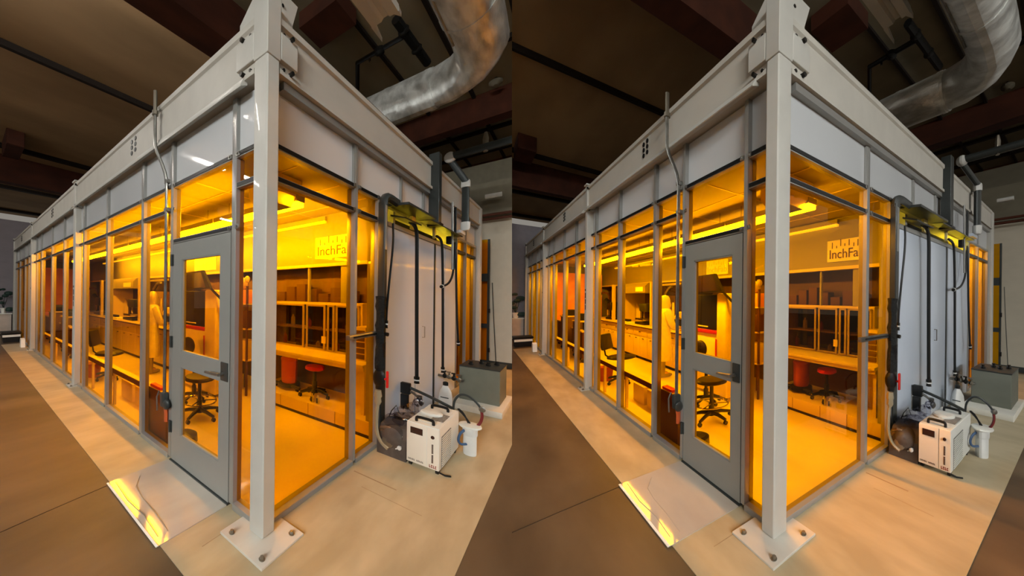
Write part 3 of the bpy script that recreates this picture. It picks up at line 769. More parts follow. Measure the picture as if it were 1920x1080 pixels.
    t.part('top_ribs', B().tube([(-.02, 1.72, .26), (-.09, 1.70, .29), (-.17, 1.71, .27), (-.22, 1.72, .22)], .018, 8, 1).tube([(-.03, 1.70, .23), (-.1, 1.68, .255), (-.17, 1.69, .235)], .014, 8, 1), M_ZINC)
    t.part('drain_tap', B().lathe((-.222, 1.70, .138), [(.008, -.045), (.02, -.04), (.02, -.025), (.01, -.02), (.01, 0)], 12, 'v').tube([(-.21, 1.675, .13), (-.185, 1.67, .115)], .006, 6), M_JUG)
    bg = B()
    rnd = random.Random(11)
    for (u, v, z, r) in [(-.08, 1.88, .30, .10), (-.15, 1.95, .31, .10), (-.12, 2.05, .34, .10), (-.18, 2.12, .40, .07), (-.21, 2.2, .46, .05)]:
        e = B().ell((u, v, z), (r, r * 1.2, r * .7), 12, 8)
        bg.add([(p[0] + rnd.uniform(-.012, .012), p[1] + rnd.uniform(-.012, .012), p[2] + rnd.uniform(-.02, .02)) for p in e.v], e.f)
    t.part('plastic_bag', bg, M_BAG, smooth=False)
    t.part('wire', B().tube([(.02, 2.0, .28), (-.01, 2.0, .36), (-.06, 2.0, .43), (-.09, 2.0, .36)], .006, 6), M_DARKMETAL)
    # far items
    t = T('white_jug', 'white plastic jug with a black cap standing by the wall, {s} cleanroom', 'jug', (-.13, 3.55, 0))
    t.part('body', B().lathe((-.13, 3.55, 0), [(.08, 0), (.085, .02), (.085, .2), (.075, .27), (.04, .34), (.03, .36)], 20), M_JUG)
    t.part('cap', B().lathe((-.13, 3.55, .36), [(.034, 0), (.034, .04), (.02, .05)], 14), M_BLACK)
    t.part('print_band', B().box(-.19, -.09, 3.462, 3.467, .2, .212), M_DARKMETAL)
    t = T('gas_regulator', 'row of metal valves and regulators above the jug, {s} cleanroom', 'valve', (-.1, 4.0, .36))
    g = B().cyl((.06, 3.9, .41), (-.27, 3.9, .385), .02, 8)
    t.part('rail', g, M_STEEL)
    for k, (u, z) in enumerate([(-.03, .415), (-.09, .41), (-.15, .40), (-.22, .39)]):
        t.part('valve', B().ell((u, 3.89, z), (.03, .04, .035)).cyl((u, 3.89, z), (u, 3.89, z + .07), .012, 8).obox((u, 3.87, z + .075), (.05, .03, .015)), M_ZINC if k % 2 else M_BOLT)
    t = T('grey_cabinet', 'plain grey green metal cabinet on a white plinth, {s} cleanroom', 'cabinet', (-.43, 4.3, .085))
    t.part('body', B().box(-.675, -.19, 4.02, 4.62, .085, .57, .008), M_BOX)
    t.part('lid', B().box(-.68, -.185, 4.015, 4.625, .57, .585, .004), M_DARKMETAL)
    for (u, v, h) in [(-.30, 4.2, .05), (-.40, 4.4, .06), (-.5, 4.3, .05), (-.58, 4.45, .055)]:
        t.part('top_fitting', B().lathe((u, v, .585), [(.03, 0), (.035, .015), (.02, .03), (.025, h)], 10), M_BOLT)
    one('equipment_plinth', 'white concrete plinth under the grey cabinet, {s} cleanroom', 'plinth', B().box(-.74, -.12, 3.74, 4.75, .0, .085, .006), M_PLINTH, (-.43, 4.3, 0))


# ---------------------------------------------------------------- inside the lab
def stool(name, lab, u, v, z0, zs, rs, m, ring=False, rb=.24, group='lab stools', back=False, seat=True):
    t = T(name, lab, 'stool' if not back else 'chair', (u, v, z0), group)
    t.part('column', B().cyl((u, v, z0 + .09), (u, v, zs - .03), .025, 12).cyl((u, v, z0 + .09), (u, v, z0 + .22), .036, 12), M_BLACKPL)
    t.part('hub', B().lathe((u, v, z0 + .06), [(.05, 0), (.06, .02), (.05, .05)], 14), M_BLACKPL)
    for k in range(5):
        a = 2 * math.pi * k / 5 + .5
        e = (u + rb * math.cos(a), v + rb * math.sin(a))
        t.part('base_arm', B().tube([(u, v, z0 + .095), (u + .5 * rb * math.cos(a), v + .5 * rb * math.sin(a), z0 + .09), (e[0], e[1], z0 + .062)], [.028, .024, .018], 8), M_BLACKPL)
        w = t.part('caster', B().cyl((e[0] - .016, e[1], z0 + .026), (e[0] + .016, e[1], z0 + .026), .026, 12), M_BLACKPL)
    if seat:
        t.part('seat', B().lathe((u, v, zs - .045), [(rs * .8, 0), (rs, .015), (rs, .035), (rs * .9, .055), (rs * .3, .062)], 24), m)
    if ring:
        rp = [(u + .22 * math.cos(2 * math.pi * k / 24), v + .22 * math.sin(2 * math.pi * k / 24), z0 + .21) for k in range(25)]
        r = t.part('foot_ring', B().tube(rp, .010, 8), M_CHROME)
        sp = B()
        for k in range(3):
            a = 2 * math.pi * k / 3
            sp.cyl((u, v, z0 + .21), (u + .22 * math.cos(a), v + .22 * math.sin(a), z0 + .21), .008, 6)
        t.part('ring_spoke', sp, M_CHROME, parent=r)
    if back:
        du, dv = .69, -.72
        t.part('back_post', B().tube([(u + .1 * du, v + .1 * dv, zs - .03), (u + .30 * du, v + .30 * dv, zs - .02), (u + .33 * du, v + .33 * dv, zs + .12)], .014, 8, 1), M_BLACKPL)
        bk = B()
        bk.obox((u + .30 * du, v + .30 * dv, zs + .27), (.07, .36, .30), (0, .22, math.atan2(dv, du)), .03)
        t.part('backrest', bk, m)
    return t


def person():
    u, v = 4.60, 1.36
    t = T('person', 'person in a white frock and hood working at the bench, {s} cleanroom', 'person', (u, v, 0))
    J = []; E = []

    def j(p, r, par=None):
        J.append(((u + p[0], v + p[1], p[2]), r)); k = len(J) - 1
        if par is not None: E.append((par, k))
        return k
    pel = j((0, 0, .88), (.14, .11)); w = j((0, .02, 1.02), (.125, .10), pel); ch = j((0, .06, 1.22), (.15, .11), w)
    nk = j((0, .07, 1.36), (.055, .055), ch); h1 = j((0, .085, 1.45), (.075, .085), nk); h2 = j((0, .09, 1.53), (.078, .092), h1); h3 = j((0, .08, 1.60), (.045, .055), h2)
    for s in (-1, 1):
        hp = j((s * .085, 0, .80), .085, pel); kn = j((s * .09, .02, .46), .058, hp); an = j((s * .09, -.01, .10), .042, kn); toe = j((s * .10, .14, .045), .036, an)
        sh = j((s * .17, .06, 1.30), .062, ch); el = j((s * .23, .11, 1.04), .046, sh); wr = j((s * .15, .31, .99), .032, el)
        pm = j((s * .13, .37, .98), (.036, .02), wr)
        for q in range(4):
            f1 = j((s * (.155 - .016 * q), .42, .965 + .004 * q), .0095, pm); j((s * (.153 - .016 * q), .445 + .004 * (q in (1, 2)), .945), .008, f1)
        tb = j((s * .095, .395, .96), .010, pm); j((s * .085, .42, .945), .008, tb)
    t.part('body', skin_mesh(J, E, 2), M_SKIN)
    fr = B()
    prof = [(.21, .34), (.215, .5), (.205, .75), (.175, .98), (.195, 1.15), (.205, 1.26), (.15, 1.36), (.075, 1.41)]
    L = B().lathe((0, 0, 0), prof, 24)
    fr.add([(u + p[0], v + .03 + p[1] * .78 + max(0, p[2] - .9) * .08, p[2]) for p in L.v], L.f)
    t.part('frock', fr, M_COAT)
    for s in (-1, 1):
        t.part('sleeve', B().tube([(u + s * .15, v + .06, 1.32), (u + s * .20, v + .07, 1.22), (u + s * .235, v + .115, 1.05), (u + s * .20, v + .22, 1.0), (u + s * .155, v + .30, .99)], [.085, .085, .07, .058, .045], 12, 1), M_COAT)
        t.part('overshoe', B().tube([(u + s * .09, v - .02, .02), (u + s * .09, v - .02, .34)], [.062, .07], 12).ell((u + s * .095, v + .07, .045), (.055, .13, .045)), M_BOOT)
    hd = B().lathe((u, v + .075, 0), [(.10, 1.34), (.105, 1.42), (.108, 1.52), (.095, 1.60), (.05, 1.65), (.01, 1.66)], 20)
    t.part('hood', hd, M_HOOD)
    t.part('mask', B().ell((u, v + .165, 1.455), (.06, .04, .06)), M_COAT)
    for s in (-1, 1): t.part('eye', B().ell((u + s * .032, v + .178, 1.535), (.014, .008, .008)), M_BLACKPL)
    t.part('nose', B().ell((u, v + .19, 1.50), (.013, .02, .022)), M_SKIN)


def machine():
    t = T('lithography_machine', 'cream machine with a black monitor and red stripe behind the door, {s} cleanroom', 'lab machine', (2.95, 1.55, 0))
    t.part('cabinet', B().box(2.45, 3.45, 1.42, 1.78, .05, 1.04, .02), M_CREAMM)
    t.part('red_stripe', B().box(2.72, 3.46, 1.405, 1.42, 1.02, 1.08, .004), M_RED)
    t.part('dark_chamber', B().box(2.74, 3.45, 1.43, 1.78, 1.08, 1.66, .01), M_BLACKPL)
    t.part('column', B().box(2.44, 2.72, 1.40, 1.55, .60, 1.68, .03, 3), M_CREAMM)
    t.part('red_edge', B().box(2.70, 2.735, 1.395, 1.41, .62, .95), M_RED)
    mo = t.part('monitor', B().prism([(3.32, 1.67), (2.48, 1.70), (2.70, 1.99), (3.32, 1.97)], 'v', 1.34, 1.39), M_BLACKPL)
    t.part('screen', B().prism([(3.28, 1.70), (2.60, 1.72), (2.74, 1.96), (3.28, 1.94)], 'v', 1.336, 1.341), M_DARKGL, parent=mo)
    t.part('monitor_arm', B().tube([(2.5, 1.37, 1.70), (2.3, 1.4, 1.55), (2.22, 1.42, 1.48)], .02, 8), M_BLACKPL)
    t.part('label_plate', B().box(3.0, 3.3, 1.42, 1.43, 1.12, 1.135), M_BOARD)
    for k in range(4):
        u = 2.52 + .28 * k
        t.part('foot', B().cyl((u, 1.46 + .28 * (k % 2), 0), (u, 1.46 + .28 * (k % 2), .06), .03, 10), M_BLACKPL)


def lab():
    # shell
    struct('floor_lab', B().box(.15, 12.7, .15, 6.4, 0, .006), M_LABFLOOR, 'pale glossy lab floor inside the {s} cleanroom')
    cg = B().box(.13, 12.7, .13, 6.4, 2.78, 2.82)
    struct('ceiling_lab', cg, M_LABC, 'tiled lab ceiling inside the {s} cleanroom')
    g = B()
    for k in range(1, 13): g.box(.15 + k * 1.2, .163 + k * 1.2, .16, 6.3, 2.775, 2.7805)
    for v in (.75, 1.45, 2.05): g.box(.16, 12.6, v, v + .013, 2.775, 2.7805)
    one('ceiling_grid', 'metal grid of the lab ceiling inside the {s} cleanroom', 'ceiling grid', g, M_CAB, (1, 1, 2.775), kind='structure')
    struct('wall_header', B().box(.16, 12.6, 2.40, 2.46, 2.03, 2.78), M_LABW, 'bright upper wall over the benches, {s} cleanroom')
    struct('trim_ledge', B().box(.16, 12.6, 2.36, 2.40, 2.03, 2.075), M_TOP, 'pale ledge under the bright upper wall, {s} cleanroom')
    struct('wall_niche', B().box(.16, 12.6, 2.75, 2.80, 0, 2.1), M_LABBACK, 'brown back wall behind the benches, {s} cleanroom')
    struct('wall_lab_end', B().box(12.60, 12.68, .16, 2.75, 0, 2.78), M_LABW, 'end wall inside the {s} cleanroom')
    struct('wall_inner', B().box(.9, .95, 2.82, 6.4, 0, 2.78).box(.16, .95, 6.36, 6.40, 0, 2.78), M_LABW2, 'white inner wall behind the service side, {s} cleanroom')
    one('orange_curtain', 'orange curtain wall at the far end of the {s} cleanroom', 'curtain', B().box(11.9, 11.95, .5, 2.3, .75, 2.5), M_CURT, (11.9, 1.4, .75))

    # lamps
    names = 'bright amber strip lamp {} on the lab ceiling, {{s}} cleanroom'
    ords = ['nearest the corner', 'second from the corner', 'third from the corner', 'fourth from the corner', 'fifth from the corner', 'farthest from the corner']
    for k in range(6):
        u0 = .54 + 1.42 * k
        t = T('strip_lamp', names.format(ords[k]), 'lamp', (u0 + .7, 1.06, 2.5), 'amber strip lamps')
        t.part('housing', B().box(u0, u0 + 1.40, .995, 1.125, 2.56, 2.62), M_LABC)
        for du in (.2, 1.15): t.part('hanger', B().cyl((u0 + du, 1.06, 2.62), (u0 + du, 1.06, 2.78), .008, 6), M_CHROME)
        t.part('diffuser', B().box(u0 + .005, u0 + 1.395, 1.0, 1.12, 2.515, 2.56, .01), glow('amber_lamp_' + S.name, (1, .74, .03), 108 if S.left else 94))
    for k in range(5):
        u0 = 1.1 + 1.9 * k
        t = T('wall_strip', 'dim strip along the upper wall, {}, {{s}} cleanroom'.format(ords[k]), 'lamp', (u0 + .9, 2.36, 2.66), 'dim wall strips')
        t.part('housing', B().box(u0, u0 + 1.86, 2.34, 2.398, 2.69, 2.75), M_LABC)
        t.part('diffuser', B().box(u0, u0 + 1.86, 2.335, 2.392, 2.655, 2.69, .008), M_LAMPDIM)
    t = T('strip_lamp', 'amber strip lamp behind the white service panels, {s} cleanroom', 'lamp', (.69, 5.4, 2.6), 'amber strip lamps')
    t.part('housing', B().box(.62, .76, 4.6, 6.2, 2.66, 2.775), M_LABC)
    t.part('diffuser', B().box(.63, .75, 4.6, 6.2, 2.62, 2.66), M_LAMP)
    t = T('ceiling_blower', 'boxy air unit hanging from the lab ceiling near the corner, {s} cleanroom', 'air unit', (.3, .85, 2.5))
    t.part('casing', B().prism([(.62, 2.52), (.86, 2.52), (.93, 2.60), (.93, 2.775), (.55, 2.775), (.55, 2.60)], 'v', .70, 1.08), M_CAB)
    t.part('grille', B().box(.62, .84, .75, 1.02, 2.512, 2.522), M_GRILLE)

    # sign
    def sign(u0, v, z0, w, h, lab, m):
        t = T('wall_sign', lab, 'sign', (u0 - w / 2, v, z0))
        t.part('board', B().box(u0 - w, u0, v - .012, v, z0, z0 + h), M_BOARD)
        vs, fs = text_mesh('InchFab', .19)
        wid = max(p[0] for p in vs); k = (w * .92) / wid
        t.part('lettering', B().add([(u0 - .03 - p[0] * k, v - .016 - p[2] * .5, z0 + .045 + p[1] * 1.0) for p in vs], fs), m, smooth=False)
        b = B()
        for i, (x, hh, y) in enumerate([(.13, .09, 0), (.25, .035, .0), (.36, .10, .025), (.47, .035, .02), (.58, .085, .02), (.7, .05, .0), (.8, .09, .0)]):
            b.box(u0 - w * x - .012, u0 - w * x, v - .016, v - .012, z0 + h * .62 + y, z0 + h * .62 + y + hh)
        t.part('bar_mark', b, m, smooth=False)
    sign(1.29, 2.395, 2.15, .62, .31, 'white wall sign with dark InchFab lettering and bars, {s} cleanroom', M_LETTER)
    sign(4.55, 2.395, 2.12, .80, .31, 'pale wall sign with faint InchFab lettering, seen through the door, {s} cleanroom', M_TOP)

    # bench run on the far wall
    ordu = ['nearest the door', 'second', 'third', 'fourth', 'fifth', 'sixth', 'seventh', 'eighth', 'ninth']
    for k in range(9):
        u0 = 3.5 + .9 * k
        t = T('base_cabinet', ('pale lab base cabinet under the worktop, {} in the row, {{s}} cleanroom').format(ordu[k]), 'cabinet', (u0 + .45, 2., 0), 'lab base cabinets')
        t.part('body', B().box(u0, u0 + .89, 1.76, 2.7, .08, .83), M_CAB)
        t.part('kick', B().box(u0, u0 + .89, 1.80, 2.7, 0, .08), M_KICK)
        for a in (0, 1):
            d = t.part('door', B().box(u0 + .005 + .445 * a, u0 + .44 + .445 * a, 1.74, 1.76, .09, .60, .003), M_CAB)
            t.part('door_handle', B().box(u0 + .19 + .445 * a, u0 + .29 + .445 * a, 1.725, 1.74, .55, .565), M_CHROME, parent=d)
        d = t.part('drawer', B().box(u0 + .005, u0 + .885, 1.74, 1.76, .615, .82, .003), M_CAB)
        t.part('drawer_handle', B().box(u0 + .39, u0 + .49, 1.725, 1.74, .72, .735), M_CHROME, parent=d)
    t = T('worktop', 'long pale worktop over the row of lab base cabinets, {s} cleanroom', 'worktop', (7.5, 2.2, .83))
    t.part('slab', B().box(3.45, 11.65, 1.71, 2.74, .83, .87, .005), M_TOP)
    t.part('front_edge', B().box(3.45, 11.65, 1.70, 1.711, .835, .86), M_DARKEDGE)
    for k, u in enumerate((6.5, 9.45)):
        one('white_upright', ['slim pale upright', 'wide pale upright'][k] + ' between the benches in the niche, {s} cleanroom', 'post', B().box(u, u + (.06, .12)[k], 1.95, 2.03, .872, 2.03), M_CAB, (u, 2, .872))
    t = T('fume_hood', 'grey violet extraction hood over the bench, {s} cleanroom', 'hood', (7.8, 2.2, 1.75))
    t.part('canopy', B().prism([(1.90, 1.74), (1.90, 1.92), (2.0, 2.02), (2.7, 2.02), (2.7, 1.74)], 'u', 6.75, 8.9), M_HALLW)
    t.part('light_lens', B().box(6.9, 7.4, 1.894, 1.90, 1.78, 1.90), M_BOARD)
    t.part('side_wall', B().box(8.7, 8.75, 2.0, 2.7, .875, 1.74).box(6.62, 6.66, 2.0, 2.7, .875, 1.74), M_CAB)
    t = T('dark_hood', 'black instrument hood over the bench beyond the person, {s} cleanroom', 'hood', (5.6, 2.2, 1.68))
    t.part('canopy', B().box(4.75, 6.28, 1.95, 2.7, 1.66, 1.98, .02), M_DARKGL)
    t.part('trim_strip', B().box(4.9, 6.1, 1.94, 1.95, 1.90, 1.95), M_HALLW)
    t.part('bracket', B().tube([(5.65, 1.94, 1.70), (5.45, 1.94, 1.84), (5.3, 1.94, 1.87)], .03, 8), M_STEEL)
    # bench-top items
    t = T('inspection_microscope', 'dark inspection microscope with a bent lamp arm on the far bench, {s} cleanroom', 'microscope', (9.9, 2.1, .872))
    t.part('foot', B().box(9.5, 10.2, 1.95, 2.2, .872, .93, .01), M_BLACKPL)
    t.part('stand', B().box(9.55, 10.15, 2.08, 2.2, .93, 1.30, .03), M_BLACKPL)
    t.part('head', B().box(9.52, 9.95, 1.9, 2.2, 1.18, 1.46, .04).cyl((9.9, 2.0, 1.40), (10.05, 1.9, 1.54), .07, 10), M_BLACKPL)
    t.part('eyepiece', B().cyl((9.85, 1.95, 1.0), (9.85, 1.95, 1.2), .06, 10), M_CHROME)
    t.part('lamp_arm', B().tube([(10.2, 2.15, .93), (10.25, 2.1, 1.4), (10.4, 2.1, 1.75), (10.9, 2.05, 1.80), (11.2, 2.0, 1.66)], .035, 8, 1), M_DARKEDGE)
    t = T('probe_microscope', 'dark microscope in front of the niche next to the slim upright, {s} cleanroom', 'microscope', (7.1, 2.1, .872))
    t.part('foot', B().box(6.8, 7.45, 1.9, 2.25, .872, .94, .02), M_BLACKPL)
    t.part('column', B().box(6.8, 7.0, 2.1, 2.25, .94, 1.5, .03), M_BLACKPL)
    t.part('head', B().box(6.8, 7.3, 1.95, 2.25, 1.22, 1.45, .05), M_DARKMETAL)
    t.part('stage', B().box(6.85, 7.35, 1.88, 2.1, 1.0, 1.05), M_CHROME)
    t.part('objective', B().cyl((7.2, 2., 1.05), (7.2, 2., 1.25), .04, 10), M_CHROME)
    t = T('sample_tray', 'cream sample tray with a dark pad on the far bench, {s} cleanroom', 'tray', (8.2, 1.9, .872))
    t.part('tray', B().box(7.6, 8.7, 1.8, 2.0, .872, .91, .01), M_BOARD)
    t.part('dark_pad', B().box(7.9, 8.75, 1.86, 1.98, .91, .97, .01), M_BLACKPL)
    one('leaning_sheet', 'pale triangular sheet leaning in the hood niche, {s} cleanroom', 'sheet', B().prism([(8.66, .875), (7.85, .875), (8.64, 1.46)], 'v', 2.4, 2.43), M_TOP, (8.3, 2.4, .875))
    t = T('white_microscope', 'white curved microscope on the bench just beyond the door edge, {s} cleanroom', 'microscope', (5.1, 2.0, .872))
    t.part('foot', B().box(4.85, 5.4, 1.88, 2.2, .872, .95, .03), M_CREAMM)
    t.part('arm', B().tube([(5.3, 2.1, .95), (5.35, 2.1, 1.1), (5.2, 2.08, 1.22), (4.95, 2.0, 1.22)], [.1, .09, .08, .07], 10, 1), M_CREAMM)
    t.part('dark_stage', B().box(4.85, 5.15, 1.9, 2.1, .98, 1.12, .02), M_BLACKPL)
    t.part('lamp_post', B().cyl((5.25, 1.95, .95), (5.25, 1.95, 1.5), .025, 8), M_CREAMM)

    # bench and glass-fronted cabinet near the corner
    t = T('raised_plinth', 'low pale plinth with a dark kick under the corner bench, {s} cleanroom', 'plinth', (1.1, 2.2, 0))
    t.part('body', B().box(.16, 2.1, 1.88, 2.7, .05, .20, .004), M_CAB)
    t.part('kick', B().box(.16, 2.1, 1.90, 2.7, 0, .05), M_KICK)
    for u in (.62, 1.02, 1.5): t.part('panel_joint', B().box(u, u + .005, 1.878, 1.881, .05, .20), M_DARKEDGE)
    t = T('corner_bench', 'pale worktop near the corner with open knee space, {s} cleanroom', 'worktop', (1.2, 2.2, .77))
    t.part('slab', B().box(.32, 2.14, 1.97, 2.74, .765, .80, .004), M_TOP)
    t.part('front_rail', B().box(.32, 2.14, 1.99, 2.02, .72, .765), M_CAB)
    t.part('end_panel', B().box(.32, .36, 2.02, 2.72, .2, .765), M_CAB)
    t.part('leg', B().box(2.06, 2.12, 2.05, 2.1, .2, .765), M_CAB)
    t.part('back_panel', B().box(.36, 2.14, 2.60, 2.63, .2, .765), M_DARKEDGE)
    t = T('glass_fronted_cabinet', 'cabinet with dark glass doors and pale frames on the corner bench, {s} cleanroom', 'cabinet', (1.2, 2.4, .80))
    c0, c1 = .55, 2.13
    t.part('carcass', B().box(c0, c1, 2.70, 2.72, .80, 1.51).box(c0, c1, 2.41, 2.72, 1.475, 1.51).box(c0, c1, 2.41, 2.72, .80, .815).box(c0, c0 + .03, 2.41, 2.72, .8, 1.5).box(c1 - .03, c1, 2.41, 2.72, .8, 1.5), M_CAB)
    for (d0, d1) in [(.58, .94), (.96, 1.08), (1.11, 1.45), (1.49, 2.11)]:
        d = t.part('door', B().box(d0, d0 + .03, 2.385, 2.405, .815, 1.475).box(d1 - .03, d1, 2.385, 2.405, .815, 1.475).box(d0, d1, 2.385, 2.405, 1.45, 1.475).box(d0, d1, 2.385, 2.405, .815, .835), M_FRAME)
        t.part('dark_pane', B().box(d0 + .03, d1 - .03, 2.393, 2.397, .835, 1.45), film('brown_glass', (.62, .55, .5)), parent=d, smooth=False)
    t.part('shelf', B().box(c0 + .03, c1 - .03, 2.42, 2.70, 1.10, 1.12), M_CAB)
    t.part('back_sheet', B().box(c0 + .03, c1 - .03, 2.69, 2.70, .815, 1.475), M_BLACKPL)
    t.part('lock_plate', B().box(1.09, 1.16, 2.37, 2.385, .92, 1.02), M_TOP)
    rnd = random.Random(4)
    for k in range(9):
        u = .68 + k * .165; zz = 1.122 if k % 2 else .817; hh = rnd.uniform(.09, .2)
        one('storage_bottle' if k % 3 else 'storage_box', ('{} behind the dark glass doors, {} along the shelf, {{s}} cleanroom').format('small bottle' if k % 3 else 'small box', ['first', 'second', 'third', 'fourth', 'fifth', 'sixth', 'seventh', 'eighth', 'ninth'][k]),
            'bottle' if k % 3 else 'box', B().lathe((u, 2.55, zz), [(.035, 0), (.035, hh * .7), (.014, hh * .85), (.014, hh)], 12) if k % 3 else B().box(u - .05, u + .05, 2.48, 2.6, zz, zz + hh, .004), [M_BROWNBOX, M_JUG, M_REDBIN][k % 3], group='items in the glass cabinet')
    for k in range(7):
        u = .72 + k * .21; hh = [.17, .22, .13, .2, .28, .24, .16][k]
        one('carton', ('brown carton on top of the glass cabinet, {} in the row, {{s}} cleanroom').format(['first', 'second', 'third', 'fourth', 'fifth', 'sixth', 'seventh'][k]), 'box',
            B().box(u, u + .17, 2.50, 2.66, 1.51, 1.51 + hh, .006), M_BROWNBOX, group='cartons on the cabinet')
    for k, (u0, u1) in enumerate([(.77, .87), (1.405, 1.435)]):
        one('white_pillar', ['broad', 'slim'][k] + ' pale pillar above the glass cabinet, {s} cleanroom', 'post', B().box(u0, u1, 2.40, 2.44, 1.51, 2.03), M_LABW, (u0, 2.4, 1.51))
    t = T('drawer_stack', 'narrow red brown drawer stack at the end of the corner bench, {s} cleanroom', 'drawer unit', (.47, 2.3, .8))
    t.part('case', B().box(.40, .54, 2.2, 2.5, .80, 1.22), M_CAB)
    for k in range(5): t.part('drawer', B().box(.41, .53, 2.19, 2.2, .82 + k * .075, .88 + k * .075, .003), M_LABBACK)
    one('white_pillar', 'pale strip post in the corner behind the service glass, {s} cleanroom', 'post', B().box(.16, .24, 1.90, 2.0, .2, 2.78), M_LABW, (.2, 1.9, .2))
    stool('lab_stool', 'low black stool with a red seat under the corner bench, {s} cleanroom', 1.12, 2.16, .2, .62, .135, M_RED, rb=.20)
    t = T('waste_drum', 'orange drum with a lid under the corner bench, {s} cleanroom', 'bin', (1.63, 2.2, .2))
    t.part('drum', B().lathe((1.63, 2.22, .29), [(.11, 0), (.12, .02), (.125, .33), (.118, .335)], 20), M_ORANGE)
    t.part('lid', B().lathe((1.63, 2.22, .625), [(.13, 0), (.13, .03), (.1, .05)], 20), M_ORANGE)
    t.part('dolly', B().lathe((1.63, 2.22, .235), [(.17, 0), (.17, .045), (.12, .055)], 16).tube([(1.35, 2.12, .26), (1.63, 2.14, .27), (1.9, 2.12, .26)], .025, 8), M_BLACKPL)
    for (du, dv) in [(-.22, -.08), (.2, -.08), (-.1, .1), (.1, .1)]:
        t.part('caster', B().cyl((1.63 + du - .015, 2.22 + dv, .23), (1.63 + du + .015, 2.22 + dv, .23), .03, 10), M_BLACKPL)
    for k, u in enumerate((.92, 1.01)):
        t = T('small_bottle', ['small white bottle with a black label at the plinth edge, {s} cleanroom', 'small white bottle beside the red seated stool, {s} cleanroom'][k], 'bottle', (u, 1.95, .2))
        t.part('bottle', B().lathe((u, 1.95, .2), [(.02, 0), (.02, .085), (.01, .1), (.01, .115)], 12), M_JUG)
        t.part('label_patch', B().box(u - .012, u + .012, 1.926, 1.931, .215, .28), M_BLACKPL)
    one('cream_board', 'cream board standing in the knee space, {s} cleanroom', 'board', B().box(.42, .74, 2.35, 2.38, .2, .66), M_CAB, (.6, 2.36, .2))

    # shelf bench close behind the door-side glass
    t = T('low_bench', 'long narrow brown edged bench close behind the door side glass, {s} cleanroom', 'bench', (3., .18, .006))
    t.part('top', B().box(1.62, 8.5, .16, .245, .53, .548, .003), M_LABFLOOR)
    t.part('front_edge', B().box(1.62, 8.5, .152, .16, .485, .548), M_DARKEDGE)
    t.part('end_box', B().box(1.62, 2.1, .17, .24, .006, .53), M_DARKEDGE)
    for u in (3.2, 4.2, 5.4, 6.9, 8.4):
        t.part('leg', B().box(u, u + .04, .19, .225, .006, .53), M_CAB)
    one('red_tray', 'small red tray lying on the end of the narrow bench, {s} cleanroom', 'tray', B().box(1.75, 2.0, .165, .235, .548, .58, .01), M_RED, (1.87, .2, .548))
    t = T('robot_vacuum', 'dark round floor cleaner beside the low bench end, {s} cleanroom', 'floor cleaner', (1.52, .34, .006))
    t.part('shell', B().lathe((1.52, .34, .006), [(.125, 0), (.14, .02), (.135, .09), (.1, .11), (.02, .115)], 22), M_BLACKPL)
    t.part('bumper_strip', B().tube([(1.42, .22, .05), (1.52, .195, .06), (1.6, .22, .05)], .012, 6), M_JUG)
    for k, u in enumerate((2.6, 3.12)):
        one('white_carton', ['white carton standing behind the low bench', 'second white carton behind the low bench, farther from the door'][k] + ', {s} cleanroom', 'box', B().box(u, u + .42, .42, .6, .006, .27, .006), M_CAB, (u, .5, .006), 'cartons behind the bench')
    stool('office_chair', 'black swivel chair with a backrest beyond the low bench, {s} cleanroom', 4.72, .64, 0.006, .49, .25, M_SEAT, rb=.28, group=None, back=True)
    stool('drafting_stool', 'black drafting stool with a chrome foot ring behind the door, {s} cleanroom', 2.02, .86, .006, .53, .2, M_SEAT, ring=True, rb=.27)
    t = T('waste_bin', 'red brown waste bin behind the glass by the second post, {s} cleanroom', 'bin', (5.0, .45, .006))
    t.part('tub', B().lathe((5.0, .45, .006), [(.10, 0), (.105, .01), (.135, .26), (.13, .262), (.10, .02)], 20), M_REDBIN)
    t.part('rim', B().lathe((5.0, .45, .255), [(.138, 0), (.145, .008), (.138, .018)], 20), M_REDBIN)
    t = stool('office_chair', 'black chair with a round back in front of the cream machine, {s} cleanroom', 2.62, 1.16, .006, .58, .17, M_SEAT, rb=.22, group=None)
    t.part('backrest', B().ell((2.75, 1.14, .82), (.16, .05, .13)), M_SEAT)
    t.part('back_post', B().tube([(2.64, 1.16, .56), (2.78, 1.15, .6), (2.78, 1.145, .75)], .015, 8), M_BLACKPL)
    t = T('equipment_rack', 'tall open rack of brown equipment beside the door jamb, {s} cleanroom', 'rack', (2.38, 1.95, 0))
    fr = B()
    for (a, c) in [(2.2, 1.85), (2.56, 1.85), (2.2, 2.15), (2.56, 2.15)]: fr.box(a, a + .03, c, c + .03, .006, 1.75)
    t.part('frame', fr, M_DARKEDGE)
    for z in (.55, 1.05, 1.45): t.part('shelf', B().box(2.2, 2.59, 1.85, 2.18, z, z + .02), M_CAB)
    for (z, h, m) in [(.57, .3, M_CAB), (1.07, .28, M_DARKEDGE), (1.47, .22, M_CURT)]:
        t.part('instrument', B().box(2.26, 2.54, 1.88, 2.1, z, z + h, .01), m)
    one('flower_bunch', 'bunch of yellow tubing hanging on the rack top, {s} cleanroom', 'tubing', B().ell((2.42, 1.98, 1.80), (.09, .08, .09)).ell((2.34, 1.98, 1.86), (.05, .05, .06)).ell((2.5, 1.98, 1.88), (.05, .05, .06)), M_YELLOWM, (2.4, 1.98, 1.7))
